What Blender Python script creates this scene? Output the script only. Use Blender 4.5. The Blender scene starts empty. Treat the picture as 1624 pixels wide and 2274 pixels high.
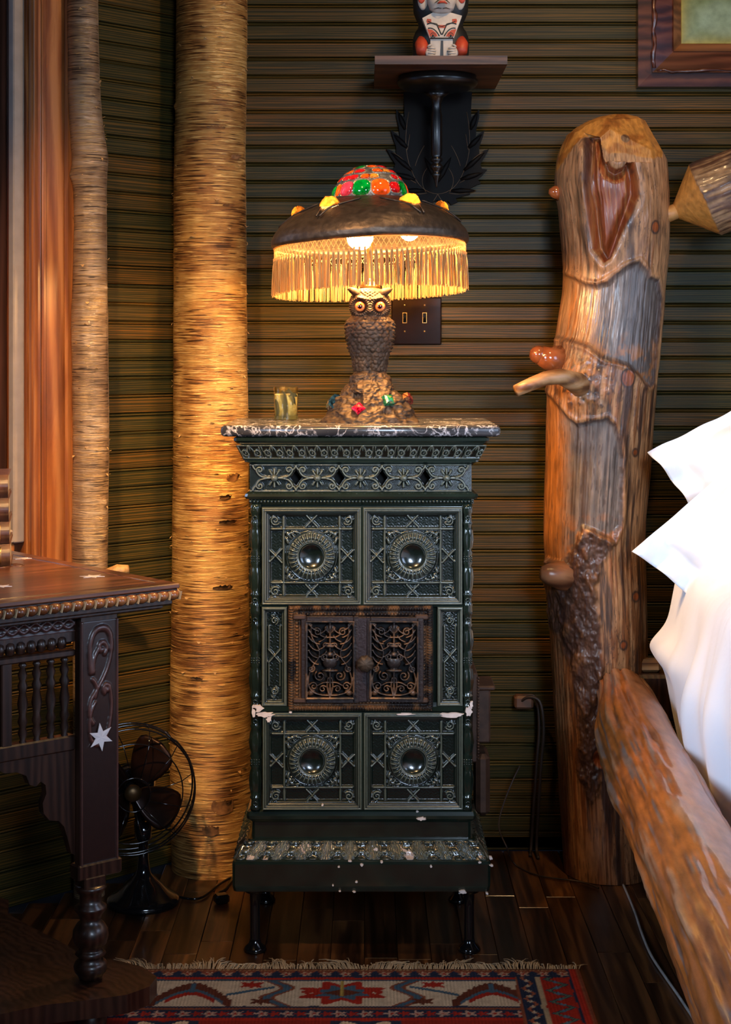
import bpy, math, random
import numpy as np
from mathutils import Vector, Matrix, Euler
S = bpy.context.scene
COL = S.collection
random.seed(7); RNG = np.random.default_rng(11)
PI = math.pi
# ------------------------------------------------------------------ camera, world, lights, exposure
FPX, CX, HY, CAMZ = 3655.0, 812.0, 780.0, 1.335
cam = bpy.data.objects.new('camera', bpy.data.cameras.new('camera')); COL.objects.link(cam)
cam.location = (0, 0, CAMZ); cam.rotation_euler = (PI/2, 0, 0)
cam.data.sensor_fit = 'HORIZONTAL'; cam.data.sensor_width = 36.0
cam.data.lens = 36.0*FPX/1624.0
cam.data.shift_y = -(1137.0-HY)/1624.0
cam.data.clip_start = 0.05
S.camera = cam
S.view_settings.view_transform = 'Standard'; S.view_settings.look = 'None'
S.view_settings.gamma = 1.0; S.view_settings.use_curve_mapping = False
S.view_settings.exposure = 0.0
wd = bpy.data.worlds.new('dusk_sky'); S.world = wd; wd.use_nodes = True
wd.node_tree.nodes['Background'].inputs[0].default_value = (0.30, 0.45, 0.95, 1)
wd.node_tree.nodes['Background'].inputs[1].default_value = 0.9

def area_light(name, loc, target, size, power, color, sizey=None, spread=180):
    l = bpy.data.lights.new(name, 'AREA'); l.energy = power; l.color = color
    l.shape = 'RECTANGLE'; l.size = size; l.size_y = sizey or size; l.spread = math.radians(spread)
    o = bpy.data.objects.new(name, l); COL.objects.link(o); o.location = loc
    o.rotation_euler = (Vector(target)-Vector(loc)).to_track_quat('-Z', 'Y').to_euler(); return o
# daylight from the tall window in the right hand wall, behind the camera's right shoulder
area_light('window_and_fill_light', (2.50, 2.25, 1.75), (0.75, 3.7, 0.95), 1.3, 12, (0.58, 0.74, 1.0), 1.1, 120)
# and from the windows along the left side of the room, beside the camera
area_light('window_and_fill_light', (-2.0, 0.9, 1.85), (1.0, 3.3, 1.25), 1.1, 25, (0.58, 0.75, 1.0), 1.0, 50)
area_light('window_and_fill_light', (0.9, -1.05, 2.1), (0.05, 3.65, 1.12), 1.0, 10, (0.62, 0.78, 1.0), 1.0, 42)  # added cool fill behind the camera to brighten the stove front
# warm recessed ceiling lamps
area_light('ceiling_lamp', (0.62, 3.05, 2.95), (0.35, 4.3, 1.9), 0.10, 14, (1.0, 0.62, 0.28))
area_light('ceiling_lamp', (-0.75, 1.9, 2.95), (-0.36, 4.2, 0.80), 0.12, 7.5, (1.0, 0.58, 0.24), None, 36)
# dusk sky light entering by the left window
area_light('sky_window_light', (-1.95, 4.35, 1.9), (-0.75, 3.6, 1.6), 1.0, 26, (0.5, 0.66, 1.0), 1.4)

# ------------------------------------------------------------------ helpers
def W(px, py, d): return Vector(((px-CX)/FPX*d, d, CAMZ-(py-HY)/FPX*d))

def vnoise(P, seed=0):
    P = np.asarray(P, float); i = np.floor(P).astype(np.int64); f = P-i; f = f*f*(3-2*f)
    def h(a, b, c):
        n = (a*374761393 + b*668265263 + c*2147483647 + seed*1274126177) & 0xffffffff
        n = ((n ^ (n >> 13))*1274126177) & 0xffffffff
        n = n ^ (n >> 16); return (n & 0xffffff)/float(0xffffff)
    x, y, z = i[..., 0], i[..., 1], i[..., 2]; fx, fy, fz = f[..., 0], f[..., 1], f[..., 2]
    r = 0
    for dx in (0, 1):
        for dy in (0, 1):
            for dz in (0, 1):
                w = (fx if dx else 1-fx)*(fy if dy else 1-fy)*(fz if dz else 1-fz)
                r = r + w*h(x+dx, y+dy, z+dz)
    return r*2-1
def fbm(x, y, z, sc, seed=0, octv=4):
    x, y, z = np.broadcast_arrays(x, y, z)
    P = np.stack([x, y, z], -1)*np.asarray(sc, float); r = 0; a = 0.5
    for k in range(octv):
        r = r + a*vnoise(P, seed+k*17); P = P*2.03; a *= .5
    return r
def sstep(a, b, x):
    t = np.clip((x-a)/(b-a), 0, 1); return t*t*(3-2*t)
def polydist(X, Y, pts):
    d = np.full(X.shape, 1e9)
    for (x0, y0), (x1, y1) in zip(pts[:-1], pts[1:]):
        dx, dy = x1-x0, y1-y0; L = dx*dx+dy*dy+1e-18
        t = np.clip(((X-x0)*dx+(Y-y0)*dy)/L, 0, 1)
        d = np.minimum(d, (X-x0-t*dx)**2+(Y-y0-t*dy)**2)
    return np.sqrt(d)
def polysdf(X, Y, pts):                      # negative inside
    P = list(pts)+[pts[0]]; d = polydist(X, Y, P); ins = np.zeros(X.shape, bool)
    for (x0, y0), (x1, y1) in zip(P[:-1], P[1:]):
        c = ((y0 > Y) != (y1 > Y)) & (X < (x1-x0)*(Y-y0)/((y1-y0) if y1 != y0 else 1e-12)+x0); ins ^= c
    return np.where(ins, -d, d)
def ridge(X, Y, pts, w, h):
    d = polydist(X, Y, pts); return h*np.sqrt(np.clip(1-(d/w)**2, 0, 1))
def spiral(cx, cy, r, a0, turns, sgn=1, n=20, shrink=.15):
    return [(cx+r*(1-(1-shrink)*i/n)*math.cos(a0+sgn*turns*2*PI*i/n), cy+r*(1-(1-shrink)*i/n)*math.sin(a0+sgn*turns*2*PI*i/n)) for i in range(n+1)]
def bez(p0, p1, p2, n=10):
    return [((1-t)**2*p0[0]+2*t*(1-t)*p1[0]+t*t*p2[0], (1-t)**2*p0[1]+2*t*(1-t)*p1[1]+t*t*p2[1]) for t in [i/n for i in range(n+1)]]
def blob(X, Y, cx, cy, rx, ry, h, a=0.0):
    c, s = math.cos(a), math.sin(a); u = ((X-cx)*c+(Y-cy)*s)/rx; v = (-(X-cx)*s+(Y-cy)*c)/ry
    return h*np.sqrt(np.clip(1-u*u-v*v, 0, 1))

def raw_mesh(name, V, F, smooth=True):
    me = bpy.data.meshes.new(name); V = np.asarray(V, np.float32); F = np.asarray(F, np.int32)
    me.vertices.add(len(V)); me.vertices.foreach_set('co', V.ravel())
    me.loops.add(F.size); me.loops.foreach_set('vertex_index', F.ravel())
    me.polygons.add(len(F)); me.polygons.foreach_set('loop_start', np.arange(0, F.size, F.shape[1], dtype=np.int32))
    me.polygons.foreach_set('loop_total', np.full(len(F), F.shape[1], np.int32))
    me.polygons.foreach_set('use_smooth', np.full(len(F), smooth)); me.update(calc_edges=True); me.validate(); return me
def grid(name, P, wrap=False, keep=None, col=None, uv=None, smooth=True, thick=None):
    """P (n,m,3) -> quad mesh; wrap joins the last column to the first; keep (n,m) bool cuts holes"""
    n, m = P.shape[:2]; I = np.arange(n*m).reshape(n, m)
    if wrap: A = I[:-1]; B = np.roll(I, -1, 1)[:-1]; C = np.roll(I, -1, 1)[1:]; D = I[1:]
    else: A = I[:-1, :-1]; B = I[:-1, 1:]; C = I[1:, 1:]; D = I[1:, :-1]
    F = np.stack([A, B, C, D], -1).reshape(-1, 4); V = P.reshape(-1, 3)
    if keep is not None:
        k = keep.ravel(); F = F[k[F].all(1)]
    Vc = V; colr = None if col is None else np.asarray(col).reshape(-1, 3)
    if thick is not None:
        off = np.asarray(thick); V2 = V+off; N = len(V); F2 = F[:, ::-1]+N
        E = np.concatenate([F[:, [0, 1]], F[:, [1, 2]], F[:, [2, 3]], F[:, [3, 0]]]); key = np.sort(E, 1)
        kk = key[:, 0].astype(np.int64)*(N+1)+key[:, 1]; u, idx, cnt = np.unique(kk, return_index=True, return_counts=True)
        bE = E[idx[cnt == 1]]; F3 = np.stack([bE[:, 1], bE[:, 0], bE[:, 0]+N, bE[:, 1]+N], -1)
        V = np.concatenate([V, V2]); F = np.concatenate([F, F2, F3]); 
        if colr is not None: colr = np.concatenate([colr, colr])
    used = np.zeros(len(V), bool); used[F.ravel()] = True; re = np.cumsum(used)-1
    V = V[used]; F = re[F]; 
    me = raw_mesh(name, V, F, smooth)
    if colr is not None:
        c = colr[used]; at = me.color_attributes.new('Col', 'FLOAT_COLOR', 'POINT')
        at.data.foreach_set('color', np.concatenate([c, np.ones((len(c), 1))], 1).astype(np.float32).ravel())
    if uv is not None:
        U = np.asarray(uv, np.float32).reshape(-1, 2)[used]; l = me.uv_layers.new(name='UVMap')
        vi = np.empty(len(me.loops), np.int32); me.loops.foreach_get('vertex_index', vi); l.data.foreach_set('uv', U[vi].ravel())
    return me

class MB:
    def __init__(s): s.v = []; s.f = []; s.sm = []
    def add(s, V, F, M=None, smooth=False):
        b = len(s.v)
        for p in V:
            p = Vector(p); s.v.append(tuple(M @ p) if M is not None else tuple(p))
        for f in F: s.f.append([b+i for i in f]); s.sm.append(smooth)
        return s
    def box(s, c, d, rot=None, bev=0.0, taper=1.0):
        hx, hy, hz = d[0]/2, d[1]/2, d[2]/2; M = Matrix.Translation(c)
        if rot: M = M @ Euler(rot).to_matrix().to_4x4()
        b = min(bev, hx*.9, hy*.9, hz*.9)
        rings = []
        def ring(x, y, z, k): x -= 0; return [(-x+k, -y, z), (x-k, -y, z), (x, -y+k, z), (x, y-k, z), (x-k, y, z), (-x+k, y, z), (-x, y-k, z), (-x, -y+k, z)]
        if b > 0:
            R = ring(hx-b, hy-b, -hz, b*.4)+ring(hx, hy, -hz+b, b)+ring(hx*taper, hy*taper, hz-b, b)+ring(hx*taper-b, hy*taper-b, hz, b*.4)
            F = [list(range(8))[::-1], [24+i for i in range(8)]]
            for k in range(3):
                for i in range(8): j = (i+1) % 8; F.append([k*8+i, k*8+j, k*8+8+j, k*8+8+i])
        else:
            t = taper
            R = [(-hx, -hy, -hz), (hx, -hy, -hz), (hx, hy, -hz), (-hx, hy, -hz), (-hx*t, -hy*t, hz), (hx*t, -hy*t, hz), (hx*t, hy*t, hz), (-hx*t, hy*t, hz)]
            F = [[3, 2, 1, 0], [4, 5, 6, 7], [0, 1, 5, 4], [1, 2, 6, 5], [2, 3, 7, 6], [3, 0, 4, 7]]
        return s.add(R, F, M)
    def tube(s, pts, r, n=8, cap=True):
        pts = [Vector(p) for p in pts]; N = len(pts); rs = r if isinstance(r, (list, tuple)) else [r]*N
        T = [(pts[min(i+1, N-1)]-pts[max(i-1, 0)]).normalized() for i in range(N)]
        u = T[0].orthogonal().normalized(); V = []; F = []
        for i in range(N):
            u = (u-T[i]*u.dot(T[i])).normalized(); w = T[i].cross(u)
            for k in range(n):
                a = 2*PI*k/n; V.append(pts[i]+(u*math.cos(a)+w*math.sin(a))*rs[i])
        for i in range(N-1):
            for k in range(n): j = (k+1) % n; F.append([i*n+k, i*n+j, (i+1)*n+j, (i+1)*n+k])
        if cap: F += [list(range(n))[::-1], [(N-1)*n+k for k in range(n)]]
        return s.add(V, F, None, True)
    def lathe(s, prof, c=(0, 0, 0), n=24, M=None, flute=None, cap=True):
        """prof [(r,z)]; flute (count, [depth per ring])"""
        V = []; F = []; T = Matrix.Translation(c)
        if M is not None: T = T @ M
        for j, (r, z) in enumerate(prof):
            for k in range(n):
                a = 2*PI*k/n; rr = r
                if flute: rr = r*(1+flute[1][j]*math.cos(flute[0]*a))
                V.append((rr*math.cos(a), rr*math.sin(a), z))
        for j in range(len(prof)-1):
            for k in range(n): q = (k+1) % n; F.append([j*n+k, j*n+q, (j+1)*n+q, (j+1)*n+k])
        if cap: F += [list(range(n))[::-1], [(len(prof)-1)*n+k for k in range(n)]]
        return s.add(V, F, T, True)
    def sphere(s, c, r, n=10, m=7, sc=(1, 1, 1), M=None):
        V = [(0, 0, -r*sc[2])]; F = []
        for j in range(1, m):
            t = -PI/2+PI*j/m
            for k in range(n): a = 2*PI*k/n; V.append((r*sc[0]*math.cos(t)*math.cos(a), r*sc[1]*math.cos(t)*math.sin(a), r*sc[2]*math.sin(t)))
        V.append((0, 0, r*sc[2])); L = len(V)-1
        for k in range(n): q = (k+1) % n; F.append([0, 1+q, 1+k]); F.append([L, L-n+k, L-n+q])
        for j in range(m-2):
            for k in range(n): q = (k+1) % n; F.append([1+j*n+k, 1+j*n+q, 1+(j+1)*n+q, 1+(j+1)*n+k])
        T = Matrix.Translation(c)
        if M is not None: T = T @ M
        return s.add(V, F, T, True)
    def prism(s, poly, y0, y1, M=None, smooth=False):      # polygon in x,z extruded in y
        n = len(poly); V = [(x, y0, z) for x, z in poly]+[(x, y1, z) for x, z in poly]
        F = [list(range(n)), [n+i for i in range(n)][::-1]]
        for i in range(n): j = (i+1) % n; F.append([i, n+i, n+j, j])
        return s.add(V, F, M, smooth)
    def torus(s, c, R, r, n=40, m=8, M=None, sx=1.0):
        V = []; F = []; T = Matrix.Translation(c)
        if M is not None: T = T @ M
        for i in range(n):
            a = 2*PI*i/n
            for k in range(m): b = 2*PI*k/m; V.append(((R+r*math.cos(b))*math.cos(a)*sx, (R+r*math.cos(b))*math.sin(a), r*math.sin(b)))
        for i in range(n):
            for k in range(m): F.append([i*m+k, ((i+1) % n)*m+k, ((i+1) % n)*m+(k+1) % m, i*m+(k+1) % m])
        return s.add(V, F, T, True)
    def rect_rings(s, rings, cx=0, cy=0, smooth=False):
        """rings [(halfw, halfd, z)] lofted rectangular mouldings with clipped corners"""
        V = []; F = []
        for hw, hd, z in rings:
            k = .006
            V += [(cx-hw+k, cy-hd, z), (cx+hw-k, cy-hd, z), (cx+hw, cy-hd+k, z), (cx+hw, cy+hd-k, z), (cx+hw-k, cy+hd, z), (cx-hw+k, cy+hd, z), (cx-hw, cy+hd-k, z), (cx-hw, cy-hd+k, z)]
        N = len(rings)
        for j in range(N-1):
            for i in range(8): q = (i+1) % 8; F.append([j*8+i, j*8+q, (j+1)*8+q, (j+1)*8+i])
        F += [list(range(8))[::-1], [(N-1)*8+i for i in range(8)]]
        return s.add(V, F, None, smooth)
    def mesh(s, name, fixn=True):
        me = bpy.data.meshes.new(name); me.from_pydata(s.v, [], s.f); me.polygons.foreach_set('use_smooth', s.sm)
        if fixn:
            import bmesh
            b = bmesh.new(); b.from_mesh(me); bmesh.ops.recalc_face_normals(b, faces=b.faces); b.to_mesh(me); b.free()
        me.update(); return me

def link(name, me, mat=None):
    o = bpy.data.objects.new(name, me); COL.objects.link(o)
    if mat is not None and len(me.materials) == 0: me.materials.append(mat)
    return o
def tag(o, label=None, cat=None, group=None, kind=None):
    if label: o['label'] = label
    if cat: o['category'] = cat
    if group: o['group'] = group
    if kind: o['kind'] = kind
    return o
def thing(name, label, cat, loc=(0, 0, 0), rz=0.0, group=None):
    o = bpy.data.objects.new(name, None); COL.objects.link(o); o.location = loc; o.rotation_euler = (0, 0, rz); o.empty_display_size = .05
    return tag(o, label, cat, group)
def part(name, me, mat, root, local=False, label=None, kind=None, loc=None):
    """me is a MB or a mesh in world coordinates (or in the root's frame when local)"""
    if isinstance(me, MB): me = me.mesh(name)
    o = link(name, me, mat)
    if loc is None:
        n = len(me.vertices); co = np.empty(n*3, np.float32); me.vertices.foreach_get('co', co); co = co.reshape(-1, 3)
        c = (co.max(0)+co.min(0))/2; me.vertices.foreach_set('co', (co-c).ravel()); me.update()
        o.location = Vector([float(t) for t in c])
        if root is not None and not local:
            p = Vector((0, 0, 0)); r = root
            while r is not None: p += r.location; r = r.parent
            o.location = o.location-p
    else: o.location = loc
    if root is not None: o.parent = root
    return tag(o, label, None, None, kind)
def solo(name, me, mat, label, cat, group=None, kind=None):
    o = part(name, me, mat, None); return tag(o, label, cat, group, kind)

# ------------------------------------------------------------------ materials
def lin(c): return tuple(((x/255.0)/12.92 if x/255.0 <= .04045 else ((x/255.0+.055)/1.055)**2.4) for x in c)
def newmat(name):
    m = bpy.data.materials.new(name); m.use_nodes = True; nt = m.node_tree; return m, nt, nt.nodes['Principled BSDF']
def N(nt, t, **kw):
    n = nt.nodes.new(t)
    for k, v in kw.items():
        if k in n.inputs: n.inputs[k].default_value = v
        else: setattr(n, k, v)
    return n
def ramp(nt, fac, stops, interp='LINEAR'):
    r = nt.nodes.new('ShaderNodeValToRGB'); r.color_ramp.interpolation = interp; e = r.color_ramp.elements
    while len(e) < len(stops): e.new(.5)
    for q, (p, c) in zip(e, stops): q.position = p; q.color = (*c, 1) if len(c) == 3 else c
    nt.links.new(fac, r.inputs[0]); return r.outputs[0]
def coords(nt, kind='Object', scale=(1, 1, 1), rnd=0.0):
    tc = nt.nodes.new('ShaderNodeTexCoord'); mp = nt.nodes.new('ShaderNodeMapping'); mp.inputs['Scale'].default_value = scale
    nt.links.new(tc.outputs[kind], mp.inputs[0])
    if rnd:
        oi = nt.nodes.new('ShaderNodeObjectInfo'); mu = N(nt, 'ShaderNodeMath', operation='MULTIPLY'); mu.inputs[1].default_value = rnd
        nt.links.new(oi.outputs['Random'], mu.inputs[0]); cb = nt.nodes.new('ShaderNodeCombineXYZ')
        for i in range(3): nt.links.new(mu.outputs[0], cb.inputs[i])
        nt.links.new(cb.outputs[0], mp.inputs['Location'])
    return mp.outputs[0]
def noise(nt, vec, scale, detail=4, dist=0.0, rough=.5):
    n = N(nt, 'ShaderNodeTexNoise'); n.inputs['Scale'].default_value = scale; n.inputs['Detail'].default_value = detail
    n.inputs['Distortion'].default_value = dist; n.inputs['Roughness'].default_value = rough; nt.links.new(vec, n.inputs['Vector']); return n.outputs[0]
def bump(nt, b, h, strength, dist=.002):
    n = N(nt, 'ShaderNodeBump'); n.inputs['Strength'].default_value = strength; n.inputs['Distance'].default_value = dist
    nt.links.new(h, n.inputs['Height']); nt.links.new(n.outputs[0], b.inputs['Normal'])
def simple(name, col, rough=.5, metal=0.0, coat=0.0, var=.25, nscale=30, bmp=0.0, bdist=.002, sc=(1, 1, 1), spec=.5, rnd=0.0):
    m, nt, b = newmat(name); v = coords(nt, 'Object', sc, rnd); f = noise(nt, v, nscale, 5)
    lo = tuple(c*(1-var) for c in col); hi = tuple(min(1, c*(1+var)) for c in col)
    nt.links.new(ramp(nt, f, [(.3, lo), (.7, hi)]), b.inputs['Base Color'])
    b.inputs['Roughness'].default_value = rough; b.inputs['Metallic'].default_value = metal; b.inputs['Coat Weight'].default_value = coat
    b.inputs['Coat Roughness'].default_value = .08; b.inputs['Specular IOR Level'].default_value = spec
    if bmp: bump(nt, b, f, bmp, bdist)
    return m
def wood(name, dark, mid, light, axis=0, rough=.4, scale=1.0, stretch=14, coat=0.0, rnd=30.0, bmp=.25, pos=(.32, .5, .7), kind='Object', orand=None):
    m, nt, b = newmat(name); sc = [stretch*scale]*3; sc[axis] = 1.0*scale
    v = coords(nt, kind, sc, rnd); v2 = coords(nt, kind, tuple((q if q != sc[axis] else q*1.0) for q in sc), rnd)
    f = noise(nt, v, 3.0, 6, .9, .62)
    w = N(nt, 'ShaderNodeTexWave'); w.wave_type = 'BANDS'; w.bands_direction = 'Z' if axis != 2 else 'X'
    w.inputs['Scale'].default_value = 1.0; w.inputs['Distortion'].default_value = 14; w.inputs['Detail'].default_value = 3; w.inputs['Detail Scale'].default_value = .7
    nt.links.new(v, w.inputs['Vector'])
    mx = N(nt, 'ShaderNodeMix'); mx.data_type = 'FLOAT'; mx.inputs[0].default_value = .28; nt.links.new(f, mx.inputs[2]); nt.links.new(w.outputs['Fac'], mx.inputs[3])
    c = ramp(nt, mx.outputs[0], [(pos[0], dark), (pos[1], mid), (pos[2], light)])
    if orand:
        oi = nt.nodes.new('ShaderNodeObjectInfo'); r = ramp(nt, oi.outputs['Random'], orand)
        mm = N(nt, 'ShaderNodeMix'); mm.data_type = 'RGBA'; mm.blend_type = 'MULTIPLY'; mm.inputs[0].default_value = 1.0
        nt.links.new(c, mm.inputs[6]); nt.links.new(r, mm.inputs[7]); c = mm.outputs[2]
    nt.links.new(c, b.inputs['Base Color']); b.inputs['Roughness'].default_value = rough
    b.inputs['Coat Weight'].default_value = coat; b.inputs['Coat Roughness'].default_value = .12
    bump(nt, b, mx.outputs[0], bmp, .0015); return m
def vcol(name, rough=.5, coat=0.0, bmp=.3, nscale=60, sc=(1, 1, 1), metal=0.0, var=.25, bdist=.002, spec=.5):
    m, nt, b = newmat(name); a = N(nt, 'ShaderNodeAttribute'); a.attribute_name = 'Col'
    v = coords(nt, 'Object', sc); f = noise(nt, v, nscale, 5)
    r = ramp(nt, f, [(.25, (1-var,)*3), (.75, (1+var*.4,)*3)])
    mm = N(nt, 'ShaderNodeMix'); mm.data_type = 'RGBA'; mm.blend_type = 'MULTIPLY'; mm.inputs[0].default_value = 1.0
    nt.links.new(a.outputs['Color'], mm.inputs[6]); nt.links.new(r, mm.inputs[7]); nt.links.new(mm.outputs[2], b.inputs['Base Color'])
    b.inputs['Roughness'].default_value = rough; b.inputs['Coat Weight'].default_value = coat; b.inputs['Coat Roughness'].default_value = .1
    b.inputs['Metallic'].default_value = metal; b.inputs['Specular IOR Level'].default_value = spec
    if bmp: bump(nt, b, f, bmp, bdist)
    return m
def glassy(name, col, trans=.7, rough=.08, bmp=0.0):
    """thick coloured glass: a diffuse-translucent body under a glossy skin"""
    m, nt, b = newmat(name); nt.nodes.remove(b); out = nt.nodes['Material Output']
    tr = N(nt, 'ShaderNodeBsdfTranslucent'); df = N(nt, 'ShaderNodeBsdfDiffuse'); gl = N(nt, 'ShaderNodeBsdfGlossy'); gl.inputs['Roughness'].default_value = rough
    v = coords(nt, 'Object'); f = noise(nt, v, 90, 3, .5); c = ramp(nt, f, [(.3, tuple(x*.55 for x in col)), (.7, tuple(min(1, x*1.3) for x in col))])
    nt.links.new(c, tr.inputs[0]); nt.links.new(c, df.inputs[0])
    m1 = N(nt, 'ShaderNodeMixShader'); m1.inputs[0].default_value = trans; nt.links.new(df.outputs[0], m1.inputs[1]); nt.links.new(tr.outputs[0], m1.inputs[2])
    fr = N(nt, 'ShaderNodeFresnel'); fr.inputs[0].default_value = 1.5
    m2 = N(nt, 'ShaderNodeMixShader'); nt.links.new(fr.outputs[0], m2.inputs[0]); nt.links.new(m1.outputs[0], m2.inputs[1]); nt.links.new(gl.outputs[0], m2.inputs[2])
    nt.links.new(m2.outputs[0], out.inputs[0]); return m
def thin_glass(name, tint=(1, 1, 1), refl=.10):
    m, nt, b = newmat(name); nt.nodes.remove(b); out = nt.nodes['Material Output']
    t = N(nt, 'ShaderNodeBsdfTransparent'); t.inputs[0].default_value = (*tint, 1); g = N(nt, 'ShaderNodeBsdfGlossy'); g.inputs['Roughness'].default_value = .03
    lw = N(nt, 'ShaderNodeLayerWeight'); pw = N(nt, 'ShaderNodeMath', operation='POWER'); pw.inputs[1].default_value = 4; nt.links.new(lw.outputs['Facing'], pw.inputs[0]); fr = N(nt, 'ShaderNodeMath', operation='MULTIPLY_ADD'); fr.inputs[1].default_value = .55; fr.inputs[2].default_value = .05; nt.links.new(pw.outputs[0], fr.inputs[0]); mx = N(nt, 'ShaderNodeMixShader')
    nt.links.new(fr.outputs[0], mx.inputs[0]); nt.links.new(t.outputs[0], mx.inputs[1]); nt.links.new(g.outputs[0], mx.inputs[2]); nt.links.new(mx.outputs[0], out.inputs[0]); return m
def emis(name, col, st):
    m, nt, b = newmat(name); b.inputs['Emission Color'].default_value = (*col, 1); b.inputs['Emission Strength'].default_value = st; b.inputs['Base Color'].default_value = (*col, 1); return m

M_plank = wood('stained_beadboard', (.022, .020, .010), (.040, .034, .014), (.105, .058, .016), 0, .40, 1.1, 46, .0, 40, .22, (.34, .52, .70),
               orand=[(0, (.72, .80, .60)), (.35, (.95, .95, .70)), (.7, (1.15, .98, .65)), (1, (1.5, 1.05, .60))])
M_plank.node_tree.nodes['Principled BSDF'].inputs['Specular IOR Level'].default_value = .12
M_wallback = simple('wall_backing', (.012, .010, .007), .8)
M_floor = wood('dark_oak_floor', (.014, .006, .003), (.045, .018, .008), (.12, .05, .018), 1, .33, 1.2, 16, .2, 40, .2, orand=[(0, (.55, .5, .5)), (.6, (.9, .9, .9)), (1, (1.9, 1.8, 1.5))])
M_casing = wood('varnished_fir', (.16, .045, .012), (.27, .085, .022), (.42, .16, .045), 2, .3, 1.0, 12, .4)
M_dkwood = wood('dark_carved_walnut', (.012, .005, .003), (.026, .010, .006), (.045, .018, .010), 2, .36, 1.5, 12, .25)
M_tabletop = wood('polished_mahogany', (.035, .012, .008), (.085, .028, .016), (.17, .06, .028), 0, .30, 1.5, 9, .4)
M_ebony = simple('ebonised_wood', (.004, .003, .0025), .33, coat=.1, var=.4, nscale=12)
M_leaf = simple('dull_black_wood', (.0035, .0025, .002), .6, var=.4, nscale=12, spec=.12)
M_shelf = wood('walnut_board', (.035, .014, .007), (.075, .031, .014), (.13, .055, .024), 0, .5, 1.5, 12)
M_black = simple('black_enamel', (.004, .004, .005), .12, coat=.6, var=.1)
M_brass = simple('aged_brass', (.32, .19, .06), .32, metal=1.0, var=.35)
M_glaze = vcol('green_glazed_ceramic', .22, .7, .10, 120, var=.18, spec=.8)
M_iron = vcol('rusted_cast_iron', .42, .15, .5, 160, metal=.35, var=.45)
M_glaze0 = simple('green_glazed_ceramic_plain', (.010, .017, .012), .15, coat=.7, var=.3, nscale=18, bmp=.05)
M_chip = simple('bare_white_clay', (.62, .52, .47), .9, var=.15, nscale=80, bmp=.4)
M_bronze = simple('hammered_bronze', (.075, .052, .036), .44, metal=.7, var=.35, nscale=70, bmp=.7)
M_owl = simple('cast_bronze', (.065, .042, .026), .55, metal=.6, var=.45, nscale=90, bmp=.35)
M_inlay = simple('mother_of_pearl', (.68, .62, .62), .25, var=.15, coat=.5)
# ------------------------------------------------------------------ room shell
DW = 4.40; CXW = -0.40; BH = .047; ZB0 = 2.213
def plank_mesh(L, h=BH):
    # section in (z, y): flat face, then groove, bead, groove; face towards -y, runs along x
    sec = [(0, .012), (0, .0045), (.0012, .001), (.003, 0), (h-.0105, 0), (h-.009, .0012), (h-.0084, .0042), (h-.0070, .0008), (h-.0045, -.0006), (h-.0020, .0010), (h-.0008, .0045), (h, .012)]
    m = MB(); n = len(sec); V = [(-L/2, y, z-h/2) for z, y in sec]+[(L/2, y, z-h/2) for z, y in sec]
    F = [[i, n+i, n+(i+1) % n, (i+1) % n] for i in range(n)]+[list(range(n))[::-1], [n+i for i in range(n)]]
    m.add(V, F); return m.mesh('plank')
wb = part('wall_back', MB().box((0.95, DW+.07, 1.5), (2.7, .11, 3.0)), M_wallback, None); tag(wb, kind='structure')
pm = plank_mesh(2.70); k0 = int((3.0-ZB0)/BH); first = True
for k in range(-k0, int(ZB0/BH)+1):
    z = ZB0-k*BH-BH/2+.0015
    o = link('plank', pm, M_plank); o.parent = wb; o.location = Vector((0.95, DW, z))-wb.location
    if z < BH/2: o.location.z = BH/2-wb.location.z
# angled window wall: runs from the corner (CXW, DW) towards (-1,-1)
A45 = PI/4; ux, uy = -math.cos(A45), -math.sin(A45)      # along the wall
nx, ny = math.cos(A45), -math.sin(A45)                    # into the room
def LW(t, n, z): return Vector((CXW+ux*t+nx*n, DW+uy*t+ny*n, z))
mw = MB()
def lw_box(m, t0, t1, n0, n1, z0, z1, bev=0.0):
    c = LW((t0+t1)/2, (n0+n1)/2, (z0+z1)/2); return m.box(c, (abs(t1-t0), abs(n1-n0), z1-z0), (0, 0, A45), bev)
lw_box(mw, 0, .585, -.13, -.013, 0, 3.0); lw_box(mw, .585, 1.50, -.13, -.013, 0, .84); lw_box(mw, .585, 1.50, -.13, -.013, 2.6, 3.0); lw_box(mw, 1.50, 2.3, -.13, -.013, 0, 3.0)
wl = part('wall_left', mw, M_wallback, None); tag(wl, kind='structure')
pa = plank_mesh(.53); pb = plank_mesh(2.27)
for k in range(-k0, int(ZB0/BH)+1):
    z = max(ZB0-k*BH-BH/2-.002, BH/2); L, mm_ = (.53, pa) if z > .80 else (2.27, pb)
    o = link('plank', mm_, M_plank); o.parent = wl; o.rotation_euler = (0, 0, A45)
    p = LW(L/2+.006, 0.0, z); o.location = p-wl.location
# rest of the room behind the camera
M_rw = simple('dark_board_wall', (.05, .034, .018), .6, var=.3, nscale=4)
def struct(name, m, mat):
    o = part(name, m, mat, None); return tag(o, kind='structure')
struct('wall_side', MB().box((-2.13, .9, 1.5), (.1, 3.7, 3.0)), M_rw)
mr = MB(); mr.box((2.62, -.1, 1.5), (.1, 2.2, 3.0)); mr.box((2.62, 3.6, 1.5), (.1, 1.7, 3.0)); mr.box((2.62, 1.9, .45), (.1, 1.8, .9)); mr.box((2.62, 1.9, 2.87), (.1, 1.8, .26))
struct('wall_right', mr, M_rw)
struct('wall_front', MB().box((.25, -1.2, 1.5), (4.9, .1, 3.0)), M_rw)
struct('ceiling', MB().box((.25, 1.75, 3.06), (5.0, 6.0, .1)), M_rw)
fl = part('floor', MB().box((.25, 1.6, -.03), (5.0, 6.0, .03)), M_wallback, None); tag(fl, kind='structure')
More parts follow.
